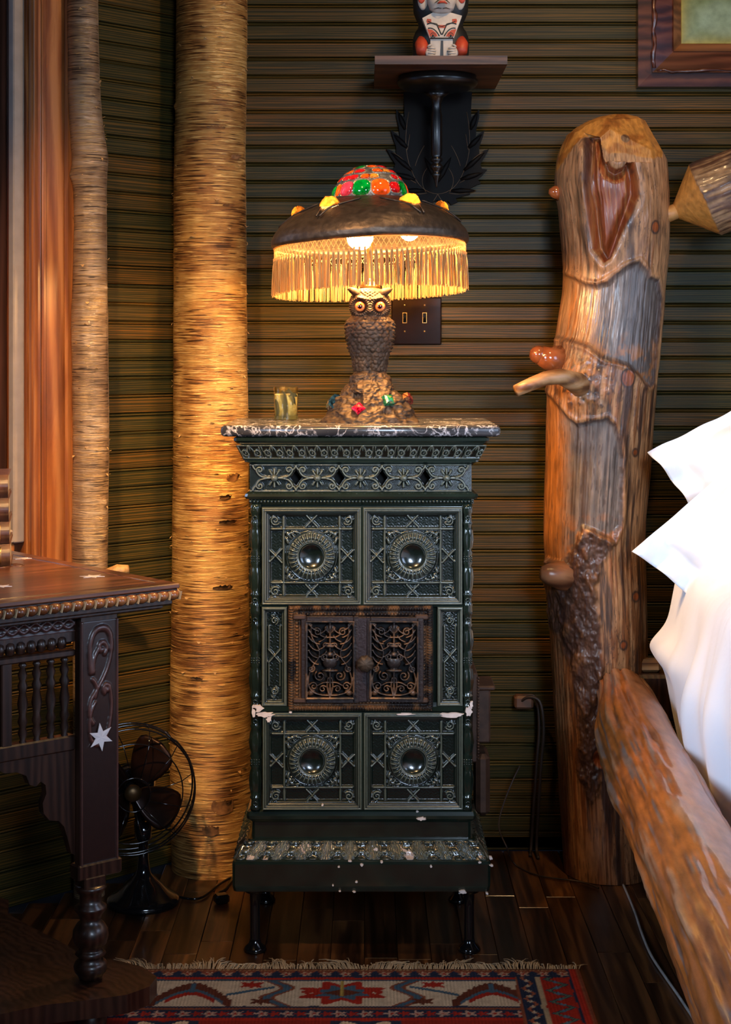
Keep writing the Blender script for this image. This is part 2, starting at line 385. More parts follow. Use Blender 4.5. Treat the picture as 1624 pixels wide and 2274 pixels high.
# floor planks run away from the camera; short blocks of uneven tone
PWD = .074; lens = [.42, .55, .7, .9]; pmesh = {}
for L in lens:
    m = MB().box((0, 0, 0), (PWD-.0012, L-.0012, .015), None, .0006); pmesh[L] = m.mesh('floor_plank')
rr = random.Random(5); x = -1.15; 
while x < 1.45:
    y = 2.35-rr.random()*.4
    while y < 4.45:
        L = rr.choice(lens)
        inside = (y+L < 4.43) and not (x < CXW-.02 and (x-PWD/2-CXW) < (y+L-DW)+.02)
        if y+L >= 4.40 or not inside:
            # cut the last block at the wall
            lim = min(4.398, DW+(x-PWD/2-CXW)+.0 if x < CXW else 9)
            if lim-y > .03:
                m = MB().box((0, 0, 0), (PWD-.0012, lim-y-.001, .015), None, .0012)
                o = link('floor_plank', m.mesh('floor_plank'), M_floor); o.parent = fl; o.location = Vector((x, (y+lim)/2, -.0075))-fl.location
            break
        o = link('floor_plank', pmesh[L], M_floor); o.parent = fl; o.location = Vector((x, y+L/2, -.0075))-fl.location
        y += L
    x += PWD
struct('floor_far', MB().box((.25, .65, -.0085), (4.7, 3.45, .013)), M_floor).name = 'floor_near'
# window in the angled wall
M_alu = simple('grey_screen_frame', (.30, .24, .19), .4, var=.1)
M_sash = wood('dark_sash', (.03, .012, .008), (.06, .025, .016), (.1, .04, .025), 2, .3)
wn = struct('window_1', lw_box(lw_box(lw_box(lw_box(MB(), .585, .592, -.115, -.002, .842, 2.6, .001), 1.47, 1.50, -.115, -.02, .842, 2.6, .004), .612, 1.47, -.115, -.02, .842, .87, .004), .612, 1.47, -.115, -.02, 2.57, 2.6), M_casing)
m = MB()
for a, b_, z0, z1 in ((.592, .624, .872, 2.57), (1.434, 1.47, .872, 2.57), (.624, 1.434, .872, .905), (.624, 1.434, 2.53, 2.57)): lw_box(m, a, b_, -.034, -.010, z0, z1, .003)
part('screen_frame', m, M_alu, wn)
m = MB()
for a, b_, z0, z1 in ((.594, .70, .872, 2.57), (1.40, 1.468, .872, 2.57), (.70, 1.40, .872, .94), (.70, 1.40, 2.5, 2.57)): lw_box(m, a, b_, -.110, -.082, z0, z1, .004)
part('sash', m, M_sash, wn)
part('pane', lw_box(MB(), .69, 1.41, -.099, -.094, .93, 2.51), thin_glass('window_glass'), wn)
t1 = MB()      # moulded casing
lw_box(t1, .462, .590, .0, .018, .80, 2.72, .004); lw_box(t1, .468, .500, .018, .030, .80, 2.72, .006); lw_box(t1, .552, .566, .018, .026, .80, 2.72, .005); lw_box(t1, .572, .590, .018, .034, .80, 2.72, .006)
c1 = struct('trim_1', t1, M_casing)
struct('trim_2', lw_box(MB(), .44, 1.66, .0, .05, .77, .80, .006), M_casing)
struct('trim_3', lw_box(MB(), 1.495, 1.62, .0, .022, .80, 2.72, .005), M_casing)
# dark wall added outside to keep the bright sky out of the pane
struct('wall_sky_block', MB().box((-3.2, 5.6, 1.3), (4.5, .1, 3.4), (0, 0, -.75)), simple('sky_block_dark', (.05, .035, .03), .8))
struct('ground', MB().box((-2.5, 5.2, -.2), (5, 4, .1), (0, 0, 0)), simple('ground_soil', (.04, .035, .03), .9))

# ------------------------------------------------------------------ birch trunks
def bark_mat(name, cols, rough=.42):
    m, nt, b = newmat(name); uv = coords(nt, 'UV')
    def mp(s):
        q = nt.nodes.new('ShaderNodeMapping'); q.inputs['Scale'].default_value = s; nt.links.new(uv, q.inputs[0]); return q.outputs[0]
    big = noise(nt, mp((6, 6, 1)), 1.0, 4, .6); band = noise(nt, mp((5, 60, 1)), 1.0, 5, .4); dash = noise(nt, mp((13, 270, 1)), 1.0, 2, .15); fine = noise(nt, mp((60, 900, 1)), 1.0, 2)
    a = N(nt, 'ShaderNodeMath', operation='ADD'); nt.links.new(big, a.inputs[0]); nt.links.new(band, a.inputs[1])
    hf = N(nt, 'ShaderNodeMath', operation='MULTIPLY'); hf.inputs[1].default_value = .5; nt.links.new(a.outputs[0], hf.inputs[0])
    c = ramp(nt, hf.outputs[0], [(.36, tuple(q*1.25 for q in cols[0])), (.47, cols[1]), (.58, cols[2])])
    dm_ = N(nt, 'ShaderNodeMath', operation='MULTIPLY_ADD'); dm_.inputs[1].default_value = .35; nt.links.new(big, dm_.inputs[0]); dsub = N(nt, 'ShaderNodeMath', operation='SUBTRACT'); nt.links.new(dash, dsub.inputs[0]); dsub.inputs[1].default_value = .175; nt.links.new(dsub.outputs[0], dm_.inputs[2]); dash = dm_.outputs[0]
    d = ramp(nt, dash, [(.54, (0, 0, 0)), (.60, (1, 1, 1))])
    mx = N(nt, 'ShaderNodeMix'); mx.data_type = 'RGBA'; nt.links.new(d, mx.inputs[0]); nt.links.new(c, mx.inputs[6]); mx.inputs[7].default_value = (*cols[3], 1)
    d2 = ramp(nt, dash, [(.36, (1, 1, 1)), (.42, (0, 0, 0))])
    mx2 = N(nt, 'ShaderNodeMix'); mx2.data_type = 'RGBA'; nt.links.new(d2, mx2.inputs[0]); nt.links.new(mx.outputs[2], mx2.inputs[6]); mx2.inputs[7].default_value = (*[q*.45 for q in cols[0]], 1)
    nt.links.new(mx2.outputs[2], b.inputs['Base Color']); b.inputs['Roughness'].default_value = rough; b.inputs['Metallic'].default_value = .4
    s = N(nt, 'ShaderNodeMath', operation='ADD'); nt.links.new(d, s.inputs[0]); nt.links.new(fine, s.inputs[1])
    s2 = N(nt, 'ShaderNodeMath', operation='MULTIPLY_ADD'); s2.inputs[1].default_value = 1.2; nt.links.new(band, s2.inputs[0]); nt.links.new(s.outputs[0], s2.inputs[2])
    bump(nt, b, s2.outputs[0], .8, .0025); return m
M_birch = bark_mat('golden_birch_bark', ((.15, .062, .020), (.37, .175, .050), (.57, .32, .095), (.74, .47, .17)), .30)
M_birch2 = bark_mat('grey_birch_bark', ((.12, .075, .045), (.28, .185, .11), (.44, .33, .23), (.45, .30, .15)), .34)
M_curl = simple('peeling_bark', (.42, .24, .09), .5, var=.4, nscale=120)
def trunk(root, prof, Y, mat, amp, knots, nth=96, nz=900):
    """prof [(py, left px, right px)] at depth Y"""
    ys = np.array([p[0] for p in prof], float); l = np.array([p[1] for p in prof], float); r = np.array([p[2] for p in prof], float)
    py = np.linspace(ys[-1], ys[0], nz); z = CAMZ-(py-HY)/FPX*Y
    cx = (np.interp(py, ys, (l+r)/2)-CX)/FPX*Y; R = np.interp(py, ys, (r-l)/2)/FPX*Y
    k = np.ones(9)/9; R = np.convolve(np.pad(R, 4, 'edge'), k, 'valid'); cx = np.convolve(np.pad(cx, 4, 'edge'), k, 'valid')
    th = np.linspace(0, 2*PI, nth, endpoint=False); TH, Z = np.meshgrid(th, z)
    RR = R[:, None]*np.ones_like(TH)
    RR = RR+amp*fbm(np.cos(TH), np.sin(TH), Z*3, (1.5, 1.5, 1.5), 3)+amp*.35*fbm(np.cos(TH), np.sin(TH), Z, (3, 3, 80), 9, 3)
    for (kpx, kpy, s, h) in knots:
        kz = CAMZ-(kpy-HY)/FPX*Y; j = np.argmin(abs(z-kz)); q = np.clip(((kpx-CX)/FPX*Y-cx[j])/R[j], -.95, .95); a = -math.acos(q)
        da = (TH-a+PI) % (2*PI)-PI; RR = RR+h*np.exp(-((da*R[j])**2+(Z-kz)**2)/(s*s))
    P = np.stack([cx[:, None]+RR*np.cos(TH), Y+RR*np.sin(TH), Z], -1)
    uv = np.stack([TH*R.mean(), Z], -1)
    me = grid('bark', P, True, uv=uv); part('trunk', me, mat, root)
    part('cut_end', MB().lathe([(R[0]*.98, 0), (R[0]*.98, .002)], (cx[0], Y, z[0]), 32), M_curl, root)
    return z, cx, R, Y
def curls(root, n, tr, seed, zlo=.1, size=.014):
    z, cx, R, Y = tr; rr = random.Random(seed); m = MB()
    for i in range(n):
        j = rr.randrange(int(len(z)*.05), len(z)-5); a = -PI*rr.random() if rr.random() < .55 else rr.choice((-.05, -PI+.05))+rr.uniform(-.15, .15)
        w = size*rr.uniform(.3, 1.5); h = .004*rr.uniform(.5, 1.6); lift = rr.uniform(.3, 1.3)*.005; V = []; F = []; ns = 5; up = rr.choice((-1, 1))
        for s in range(ns+1):
            q = (s/ns-.5)*w/R[j]; hh = h*math.sin(PI*(s+.4)/(ns+.8))*rr.uniform(.6, 1.3)
            for t, (e, dz) in enumerate(((0.0006, 0), (.35, .6), (1.0, .75), (.9, 1.25))):
                r_ = R[j]+.0004+lift*e*(hh/h); V.append((cx[j]+r_*math.cos(a+q), Y+r_*math.sin(a+q), z[j]+up*hh*dz))
        for s in range(ns):
            for t in range(3): b = s*4+t; F.append([b, b+4, b+5, b+1])
        m.add(V, F, None, True)
    part('bark_curl', m, M_curl, root, kind='stuff')
b1 = thing('birch_trunk', 'thick golden birch trunk standing in the corner, left of the green stove', 'tree trunk', (W(467, 1950, 4.26).x, 4.26, 0))
tr1 = trunk(b1, [(-650, 396, 545), (-60, 390, 548), (0, 392, 549), (230, 390, 548), (330, 388, 546), (500, 386, 547), (650, 386, 548), (900, 385, 551), (1000, 385, 552), (1300, 382, 553), (1500, 378, 556), (1700, 378, 560), (1850, 380, 566), (1925, 382, 570)], 4.26, M_birch, .0022,
      [(540, 345, .012, .005), (392, 240, .008, .006), (385, 300, .007, .004), (505, 1050, .03, .004), (500, 1130, .02, .004), (480, 1760, .03, .005), (545, 330, .01, .004), (545, 385, .006, .004)])
curls(b1, 190, tr1, 3)
m = MB()
for (px, py, w, h, sd) in ((515, 1062, .034, .022, 1), (500, 1105, .03, .012, 2), (505, 1160, .045, .010, 3), (495, 1305, .05, .012, 4), (440, 1505, .03, .008, 5), (495, 1790, .055, .04, 6), (470, 1840, .04, .03, 7), (480, 283, .045, .006, 8), (430, 313, .03, .004, 9), (520, 345, .03, .012, 10), (505, 455, .03, .006, 11)):
    rr = random.Random(sd); z0 = CAMZ-(py-HY)/FPX*4.165; j = int(np.argmin(abs(tr1[0]-z0))); R_ = tr1[2][j]; a0 = -math.acos(max(-.97, min(.97, ((px-CX)/FPX*4.18-tr1[1][j])/R_)))
    n = 12; V = []; F = []
    for s in range(n+1):
        q = (s/n-.5)*w/R_
        for t in range(4):
            lift = (.0030, .0052, .0062, .0105)[t]*(.7+.5*rr.random()); zz = z0+h*(t/3-.5)*(1 if t < 3 else rr.uniform(.6, 1.5))*(.5+.5*math.sin(PI*(s+1)/(n+2)))
            V.append((tr1[1][j]+(R_+lift)*math.cos(a0+q), 4.26+(R_+lift)*math.sin(a0+q), zz))
    for s in range(n):
        for t in range(3): b_ = s*4+t; F.append([b_, b_+4, b_+5, b_+1])
    m.add(V, F, None, True)
part('bark_flake', m, simple('dark_inner_bark', (.22, .10, .035), .6, var=.6, nscale=60, bmp=.5), b1, kind='stuff')
b2 = thing('birch_trunk', 'slender grey birch trunk beside the window, with a swollen bend', 'tree trunk', (W(200, 1950, 4.04).x, 4.04, 0))
tr2 = trunk(b2, [(-740, 146, 210), (-60, 148, 217), (0, 150, 217), (100, 150, 219), (200, 151, 223), (270, 155, 228), (320, 158, 236), (350, 161, 241), (390, 160, 238), (420, 164, 237), (500, 165, 237), (620, 162, 238), (700, 159, 240), (800, 160, 241), (1000, 162, 242), (1200, 160, 240), (1500, 162, 236), (1990, 164, 232)], 4.04, M_birch2, .0022,
      [(236, 340, .014, .004), (163, 390, .012, .006), (238, 640, .006, .006), (232, 1190, .012, .007), (236, 1115, .01, .005), (222, 700, .006, .002)], 72, 800)
curls(b2, 110, tr2, 5, size=.010)
zs = CAMZ-(1262-HY)/FPX*4.0
part('branch_stub', MB().tube([(-.640, 4.03, zs-.03), (-.60, 4.02, zs-.008), (-.578, 4.02, zs-.004)], [.022, .017, .010], 7), M_curl, b2)
# ------------------------------------------------------------------ tiled stove
SX, SY, SD = -.009, 3.655, .36            # centre x, front face depth, body depth
def zf(py, d=SY): return CAMZ-(py-HY)/FPX*d
stove = thing('tiled_stove', 'dark green glazed tile stove with iron doors and marble-topped cornice', 'stove', (SX, SY+SD/2, 0))
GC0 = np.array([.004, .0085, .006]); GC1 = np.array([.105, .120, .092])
def gcol(h, lo, hi, seed=0):
    t = sstep(lo, hi, h)[..., None]; return GC0+(GC1-GC0)*t
def boxblur(H, k):
    for ax in (0, 1):
        P = np.pad(H, [(k, k) if a == ax else (0, 0) for a in (0, 1)], 'edge'); c = np.cumsum(P, ax); c = np.insert(c, 0, 0, ax); n = 2*k+1
        H = (np.take(c, range(n, c.shape[ax]), ax)-np.take(c, range(0, c.shape[ax]-n), ax))/n
    return H
def gridge(H, res, hi=.012):      # glaze thin and pale on crests, dark in hollows; rim highlights painted in too
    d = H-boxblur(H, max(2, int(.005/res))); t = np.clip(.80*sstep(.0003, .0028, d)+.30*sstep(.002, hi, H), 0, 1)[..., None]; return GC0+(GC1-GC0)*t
def hfield(name, w, hgt, res, func, y0, xc=0.0, z0=0.0, tilt=None, colf=None, rim=True, keepf=None, thick=None):
    """relief of width w, height hgt; func(X,Z)->relief; x centred, z from 0; placed at front depth y0. tilt=(top out, bottom out, top half width, bottom half width)"""
    nx_, nz_ = int(w/res)+1, int(hgt/res)+1; X, Z = np.meshgrid(np.linspace(-w/2, w/2, nx_), np.linspace(0, hgt, nz_)); H = func(X, Z)
    if rim and keepf is None:
        e = np.minimum(np.minimum(X+w/2, w/2-X), np.minimum(Z, hgt-Z)); H = np.where(e < res*.5, -.004, H)
    XX, YY, ZZ = X, y0-H, Z+z0
    if tilt:
        t = Z/hgt; out = tilt[1]+(tilt[0]-tilt[1])*t; hw = tilt[3]+(tilt[2]-tilt[3])*t; XX = X/(w/2)*hw; YY = y0-out-H*.8; ZZ = Z+z0+H*.35
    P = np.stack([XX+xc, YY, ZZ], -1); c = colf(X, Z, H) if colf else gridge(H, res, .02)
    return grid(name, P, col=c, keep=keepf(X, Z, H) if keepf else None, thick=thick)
TW, TH_ = .222, .217
def sym(X, Y): return np.abs(X), np.abs(Y)
def frame_relief(X, Y, hw, hh):
    e = np.minimum(hw-np.abs(X), hh-np.abs(Y)); h = .017*(1-sstep(.0085, .0125, e))
    h = np.maximum(h, .012*(1-sstep(.0135, .0155, e))); h = np.maximum(h, .0075*(1-sstep(.0165, .022, e)))
    h = h-.006*(1-sstep(.0, .0030, e))-.003*np.exp(-((e-.0055)/.0009)**2); return h, e
def scroll_corner(A, B, s=1.0):
    h = ridge(A, B, spiral(.081, .0785, .0105*s, -2.4, 1.35, 1, 22, .22), .0024, .0065)
    h = np.maximum(h, blob(A, B, .086, .087, .004, .0065, .006, .8)); h = np.maximum(h, blob(A, B, .0805, .0905, .003, .005, .0055)); return np.maximum(h, blob(A, B, .0915, .081, .005, .003, .0055))
def tile(X, Z):
    Y = Z-TH_/2; h, e = frame_relief(X, Y, TW/2, TH_/2); A, B = sym(X, Y)
    ground = .0006*np.sin(X*1400+2*np.sin(Y*500))*np.sin(Y*1400+2*np.sin(X*500))*(e > .022); inner = np.maximum(A, B*1.04)
    ground = ground*(inner > .062)
    ring = .0065*sstep(.0, .0022, .0035-np.abs(inner-.060))
    arm = np.maximum(ridge(A, B, [(.062, 0), (.062, .086)], .0034, .006), ridge(A, B, [(0, .0595), (.088, .0595)], .0034, .006))
    X1 = np.maximum(ridge(A, B, [(0, .0775), (.013, .064)], .0026, .0065), ridge(A, B, [(0, .0775), (.011, .089)], .0026, .0065))
    X1 = np.maximum(X1, np.maximum(ridge(A, B, [(.080, 0), (.066, .015)], .0026, .0065), ridge(A, B, [(.080, 0), (.093, .013)], .0026, .0065)))
    X1 = np.maximum(X1, np.maximum(blob(A, B, 0, .0775, .0036, .0036, .0095), blob(A, B, .080, 0, .0036, .0036, .0095)))
    r = np.hypot(X, Y); a = np.arctan2(Y, X)
    leaf = np.maximum(blob(A, B, .051, .046, .006, .011, .006, -.5), blob(A, B, .046, .050, .011, .006, .006, -.5)); leaf = np.maximum(leaf, blob(A, B, .033, .0525, .010, .0045, .0055, .3)); leaf = np.maximum(leaf, blob(A, B, .0535, .033, .0045, .010, .0055, -.3))
    leaf = np.maximum(leaf, ridge(A, B, bez((.05, .05), (.043, .05), (.040, .043)), .0022, .0055))
    hh = np.maximum.reduce([h, ground+.0*X, np.where(inner < .066, .001, 0), arm*1.3, X1*1.3, scroll_corner(A, B)*1.4, np.where(r > .05, leaf, 0)*1.5])
    t = np.clip((r-.029)/(.0535-.029), 0, 1); tor = .026*np.sin(PI*np.clip(t*.93+.07, 0, 1))**.55
    fl_ = 1-.17*(np.abs(np.cos(a*15))**.6)*sstep(.12, .3, t)*(1-sstep(.8, .95, t)); tor = tor*(2*fl_-1+0*.3)
    hh = np.where(r < .0535, np.maximum(tor, .004), hh); hh = np.maximum(hh, .0065*np.sqrt(np.clip(1-((r-.0555)/.0022)**2, 0, 1)))
    hh = np.where(r < .031, .0185*np.sqrt(np.clip(1-((r-.0300)/.0026)**2, 0, 1))*(r > .0274), hh)
    hh = np.where(r < .0285, .013-.012*np.sqrt(np.clip(1-(r/.0285)**2, 0, 1)), hh); return hh
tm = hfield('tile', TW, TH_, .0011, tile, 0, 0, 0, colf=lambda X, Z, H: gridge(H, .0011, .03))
co = None
def place_tile(me, x, z, name='tile'):
    o = link(name, me, M_glaze); o.parent = stove; o.location = (x-SX, SY-(SY+SD/2), z); return o
zU, zL = zf(1342), zf(1796)
for x in (-.1195, .1045):
    place_tile(tm, x, zU); place_tile(tm, x+.0015, zL)
NW = .058; NH = .222
def ntile(X, Z):
    Y = Z-NH/2; e = np.minimum(NW/2-np.abs(X), NH/2-np.abs(Y)); h = .015*(1-sstep(.0065, .0095, e)); h = np.maximum(h, .009*(1-sstep(.011, .0135, e))); h = h-.005*(1-sstep(0, .003, e)); A, B = sym(X, Y)
    g = .0011*np.sin(X*1400+2*np.sin(Y*500))*np.sin(Y*1400+2*np.sin(X*500))*(e > .014)
    x1 = np.maximum.reduce([ridge(A, B, [(0, 0), (.0125, .014)], .0024, .006), blob(X, Y, 0, 0, .0035, .0035, .009), ridge(A, B, [(.0125, .014), (.0125, .066)], .0018, .005)])
    s = np.maximum(ridge(X, B, spiral(.0, .078, .0085, -1.2, 1.4, 1, 20, .2), .0022, .006), ridge(X, B, spiral(-.004, .090, .0045, 1.0, 1.2, -1, 12, .2), .0018, .005))
    return np.maximum.reduce([h, g, x1, s])
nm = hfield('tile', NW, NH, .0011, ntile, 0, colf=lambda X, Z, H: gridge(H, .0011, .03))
for x in (-.202, .1875): place_tile(nm, x, zf(1567), 'narrow_tile')
# solid body behind the tiles
part('body', MB().rect_rings([(.243, SD/2-.004, zf(1800)), (.243, SD/2-.004, zf(1094))], SX, SY+SD/2), M_glaze0, stove)
m = MB(); m.box((SX, SY-.004, zf(1343.5)), (.45, .016, .003)); m.box((SX, SY-.006, zf(1571)), (.45, .02, .010)); m.box((-.0075, SY-.006, (zU+zf(1125))/2), (.004, .014, .22)); m.box((-.0065, SY-.006, (zL+zf(1578))/2), (.004, .014, .216))
part('joint_strip', m, M_glaze0, stove)
# corner columns, turned and fluted
per = .2225; prof = []; fd = []
z = zf(1797); segs = [(.000, .0110, 0), (.006, .0122, 0), (.010, .0095, 0), (.022, .0090, 0), (.026, .0118, 0), (.029, .0118, 0), (.032, .0095, 0), (.045, .0112, .10), (.065, .0128, .14), (.085, .0108, .12), (.092, .0092, 0), (.099, .0120, 0), (.104, .0100, 0), (.109, .0122, 0), (.114, .0098, 0), (.119, .0120, 0), (.126, .0092, 0), (.133, .0105, .12), (.150, .0128, .14), (.170, .0110, .1), (.180, .0092, 0), (.186, .0118, 0), (.190, .0095, 0), (.206, .0095, 0), (.210, .0118, 0), (.219, .0118, 0)]
for c_ in range(3):
    for dz, r_, f_ in segs: prof.append((r_, z+dz)); fd.append(f_)
    z += per+.0025
prof.append((.011, zf(1119))); fd.append(0)
for x in (-.2445, .2265): part('corner_column', MB().lathe(prof, (x, SY-.002, 0), 30, flute=(6, fd)), M_glaze0, stove)
m = MB()
for x in (-.2445, .2265):
    for c_ in range(3):
        zz = zf(1797)+c_*(per+.0025)
        for dz in (.016, .198): m.torus((x, SY-.0135, zz+dz), .0042, .0016, 16, 6, Matrix.Rotation(PI/2, 4, 'X'))
        for dz in (.102, .107, .112):
            for k in range(4): m.sphere((x-.008+k*.0055, SY-.013+abs(k-1.5)*.0015, zz+dz), .0022, 6, 4)
part('column_ornament', m, M_glaze0, stove, kind='stuff')
# cornice and mouldings, lofted round the stove
hd = SD/2; cy = SY+hd
def band(name, rows, mat=None, **k):     # rows (py, half width px)
    m = MB(); R = []
    for py, hwpx in rows:
        o = hwpx/1000.0-.247; d = SY-o; R.append((hwpx*d/FPX, hd+o, CAMZ-(py-HY)*d/FPX))
    m.rect_rings(R[::-1], SX, cy); return part(name, m, mat or M_glaze0, stove, **k)
band('cornice', [(968, 262), (970, 278), (973, 284), (979, 284), (984, 278), (988, 272), (1000, 264), (1014, 258), (1019, 257), (1022, 260), (1026, 260), (1030, 250), (1036, 244)])
band('moulding', [(1088, 246), (1092, 252), (1097, 258), (1103, 260), (1108, 257), (1110, 250), (1118, 250), (1121, 247)])
band('base_moulding', [(1795, 247), (1799, 251), (1803, 254), (1812, 256), (1819, 254), (1824, 247), (1826, 243), (1862, 243)])
band('plinth', [(1862, 247), (1864, 252), (1875, 254), (1910, 282), (1914, 286), (1920, 287), (1968, 287), (1980, 284)])
# cornice scroll band
CWID = .520
def cov(X, Z):
    p = .0478/1.0; u = (X+CWID/2) % p-p/2; Y = Z-.016; A = np.abs(u)
    h = np.maximum(ridge(A, Y, spiral(.0125, -.0035, .0068, 1.6, 1.0, -1, 20, .75), .0021, .0065), blob(A, Y, .0125, -.0035, .003, .003, .0065))
    h = np.maximum(h, ridge(A, Y, bez((.0062, .002), (.004, .010), (.0, .013)), .0018, .0055)); h = np.maximum(h, blob(A, Y, 0, .008, .0022, .006, .006)); h = np.maximum(h, ridge(A, Y, [(.0215, -.012), (.0215, .011)], .0015, .004))
    h = np.maximum(h, .004*(np.abs(Y) > .0135)); return h+.0015
me = hfield('scroll_band', CWID, .032, .0008, cov, SY, SX, zf(1018)-.002, tilt=(.026, .0125, .277, .261)); part('scroll_band', me, M_glaze, stove)
# pierced frieze: five scroll panels, four diamond openings
FW, FH = .492, .060
def frz(X, Z):
    Y = Z-FH/2; p = FW/5.15; i = np.clip(np.round(X/p), -2, 2); u = X-i*p; A, B = np.abs(u), np.abs(Y)
    g = .0005*np.sin(X*1900)*np.sin(Y*1900)
    h = np.maximum.reduce([blob(A, B, 0, 0, .0095, .0095, .013), ridge(A, B, [(0, 0), (.0085, .0125)], .0028, .007), ridge(A, B, [(0, 0), (0, .019)], .0034, .0075), ridge(A, B, [(0, 0), (.021, .001)], .0034, .007), blob(A, B, .0095, .0145, .004, .003, .006, .8),
        ridge(A, B, spiral(.0325, .0175, .0080, -.9, 1.25, 1, 22, .25), .0028, .009), ridge(A, B, bez((.0375, .0112), (.032, .002), (.021, .0015)), .0030, .009), ridge(A, B, bez((.0395, .0165), (.047, .022), (.0475, .027)), .0030, .008), blob(A, B, .0325, .0175, .003, .003, .009)])
    h = np.maximum(h, .006*(B > .0275)); return h*1.35+g+.002
def frk(X, Z, H):
    Y = Z-FH/2; p = FW/5.15; k = np.ones(X.shape, bool)
    for c_ in (-1.5, -.5, .5, 1.5): k &= (np.abs(X-c_*p)/.0115+np.abs(Y)/.0165) > 1
    e = np.abs(Y) > FH/2; return k
me = hfield('frieze', FW, FH, .0009, frz, SY+.003, SX-.002, zf(1091), colf=lambda X, Z, H: gridge(H, .0009, .02), keepf=frk, thick=(0, .012, 0)); part('pierced_frieze', me, M_glaze, stove)
part('frieze_back', MB().box((SX, cy+.01, zf(1062)), (.46, SD-.06, .07)), simple('soot_black', (.003, .003, .003), .9), stove)
for s in (-1, 1): part('frieze_side', MB().box((SX+s*.2405, cy, zf(1062)), (.010, SD-.02, .062), None, .002), M_glaze0, stove)
def beads(name, x0, x1, z, y, r, mat, n=None, vert=False, par=None, m=None):
    own = m is None; m = m or MB(); L = abs(x1-x0); n = n or int(L/(r*2.15))
    for i in range(n+1):
        t = x0+(x1-x0)*i/n; m.sphere((t, y, z) if not vert else (z, y, t), r, 7, 5)
    if own: part(name, m, mat, par or stove)
    return m
beads('bead_row', SX-.246, SX+.246, zf(1113), SY-.008, .0036, M_glaze0)
beads('bead_row', SX-.258, SX+.258, zf(1869), SY-.012, .0036, M_glaze0)
# acanthus band on the plinth (front and both sides)
def acan(X, Z):
    p = .052; u = (X+10*p) % p-p/2; A = np.abs(u); t = Z/.036
    w = .012+.006*np.sin(PI*t); h = .006*np.sqrt(np.clip(1-(A/w)**2, 0, 1))*(1-.5*np.abs(np.sin(A*900+t*3)))
    h2 = .0045*np.sqrt(np.clip(1-((A-.026)/.009)**2, 0, 1))*(.6+.4*np.cos(t*14)); h = np.maximum(h, h2); h = np.maximum(h, ridge(A, Z, spiral(.013, .010, .006, 0, 1.1, 1, 14, .3), .0018, .0065))
    return h+.001*fbm(X, Z, 0*X, 300, 5, 2)
def acol(X, Z, H):
    c = gcol(H, .0, .010); n = fbm(X, Z, 0*X, (38, 38, 1), 21, 3); k = sstep(.37, .39, n+.18*fbm(X, Z, 0*X, 300, 4, 1))[..., None]; return c*(1-k)+np.array([.45, .33, .27])*k
me = hfield('leaf_band', .54, .036, .001, acan, SY, SX, zf(1911, 3.62), tilt=(.007, .034, .253, .279), colf=acol); part('leaf_band', me, M_glaze, stove)
for s in (-1, 1):
    me = hfield('leaf_band', SD, .036, .0014, acan, 0, 0, 0, tilt=(.007, .034, SD/2+.004, SD/2+.03), colf=acol)
    o = part('leaf_band', me, M_glaze, stove, loc=Vector((s*.247, 0, zf(1911, 3.62))), local=True); o.rotation_euler = (0, 0, s*PI/2)
# chips of bare clay
m = MB(); rr = random.Random(3)
def chip(m, x, y, z, w, h, sd):
    q = random.Random(sd); n = 16; poly = []
    for i in range(n):
        a = 2*PI*i/n; k = q.uniform(.55, 1.1); poly.append((x+w/2*k*math.cos(a), z+h/2*k*math.sin(a)))
    part('clay_chip', MB().prism(poly, y-.0022, y+.006), M_chip, stove, label='patch of bare pale clay where glaze has chipped')
for (px, py, w, h) in ((572, 1568, 26, 18), (586, 1582, 50, 12), (596, 1592, 12, 20), (563, 1574, 12, 26), (1004, 1583, 56, 12), (1043, 1576, 16, 26), (1048, 1560, 10, 18), (900, 1581, 44, 5), (645, 1577, 8, 5)):
    chip(m, SX+(px-803)/1000*.99, SY-.0175, zf(py)-.001, w/1000, h/1000, px)
for (px, py, w, h, y) in ((935, 1818, 26, 9, -.011), (927, 1802, 8, 4, -.009), (716, 1788, 6, 5, -.018), (804, 1921, 8, 8, -.043), (835, 1886, 10, 9, -.022), (792, 1958, 6, 5, -.043), (1028, 1981, 18, 9, -.042), (1082, 1984, 8, 5, -.042), (1092, 1922, 9, 5, -.043), (1066, 1915, 8, 6, -.041), (1090, 1905, 10, 9, -.036), (753, 1925, 5, 5, -.043), (787, 1980, 8, 4, -.042), (755, 1979, 6, 3, -.042), (848, 1914, 6, 6, -.041), (740, 1966, 4, 5, -.043), (958, 1924, 6, 6, -.043), (778, 1912, 8, 5, -.041)):
    d = SY+y; chip(m, SX+(px-803)/FPX*d, d, CAMZ-(py-HY)/FPX*d, w/1000, h/1000, px+py)
# iron fire doors
M_rust = simple('brown_iron', (.055, .026, .015), .6, metal=.3, var=.5, nscale=30, bmp=.4)
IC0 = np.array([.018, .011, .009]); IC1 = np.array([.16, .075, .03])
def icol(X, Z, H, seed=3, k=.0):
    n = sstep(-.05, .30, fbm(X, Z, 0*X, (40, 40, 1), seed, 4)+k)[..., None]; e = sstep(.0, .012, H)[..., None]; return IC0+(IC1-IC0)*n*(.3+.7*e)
DFW, DFH = .322, .236
def dframe(X, Z):
    Y = Z-DFH/2; e = np.minimum(DFW/2-np.abs(X), DFH/2-np.abs(Y)); al = np.where(DFW/2-np.abs(X) < DFH/2-np.abs(Y), Y, X)
    h = .008+0*X; h = np.maximum(h, .012*np.sqrt(np.clip(1-((e-.008)/.0065)**2, 0, 1))*(.75+.25*np.cos(al*2*PI/.0058))+.006)
    h = np.maximum(h, .006+.0085*np.sqrt(np.clip(1-((e-.0205)/.0045)**2, 0, 1))*np.sqrt(np.abs(np.cos(al*PI/.0078)))); h = np.where(e < .002, 0, h); return np.where(e > .027, .007, h)
dfz = zf(1577)
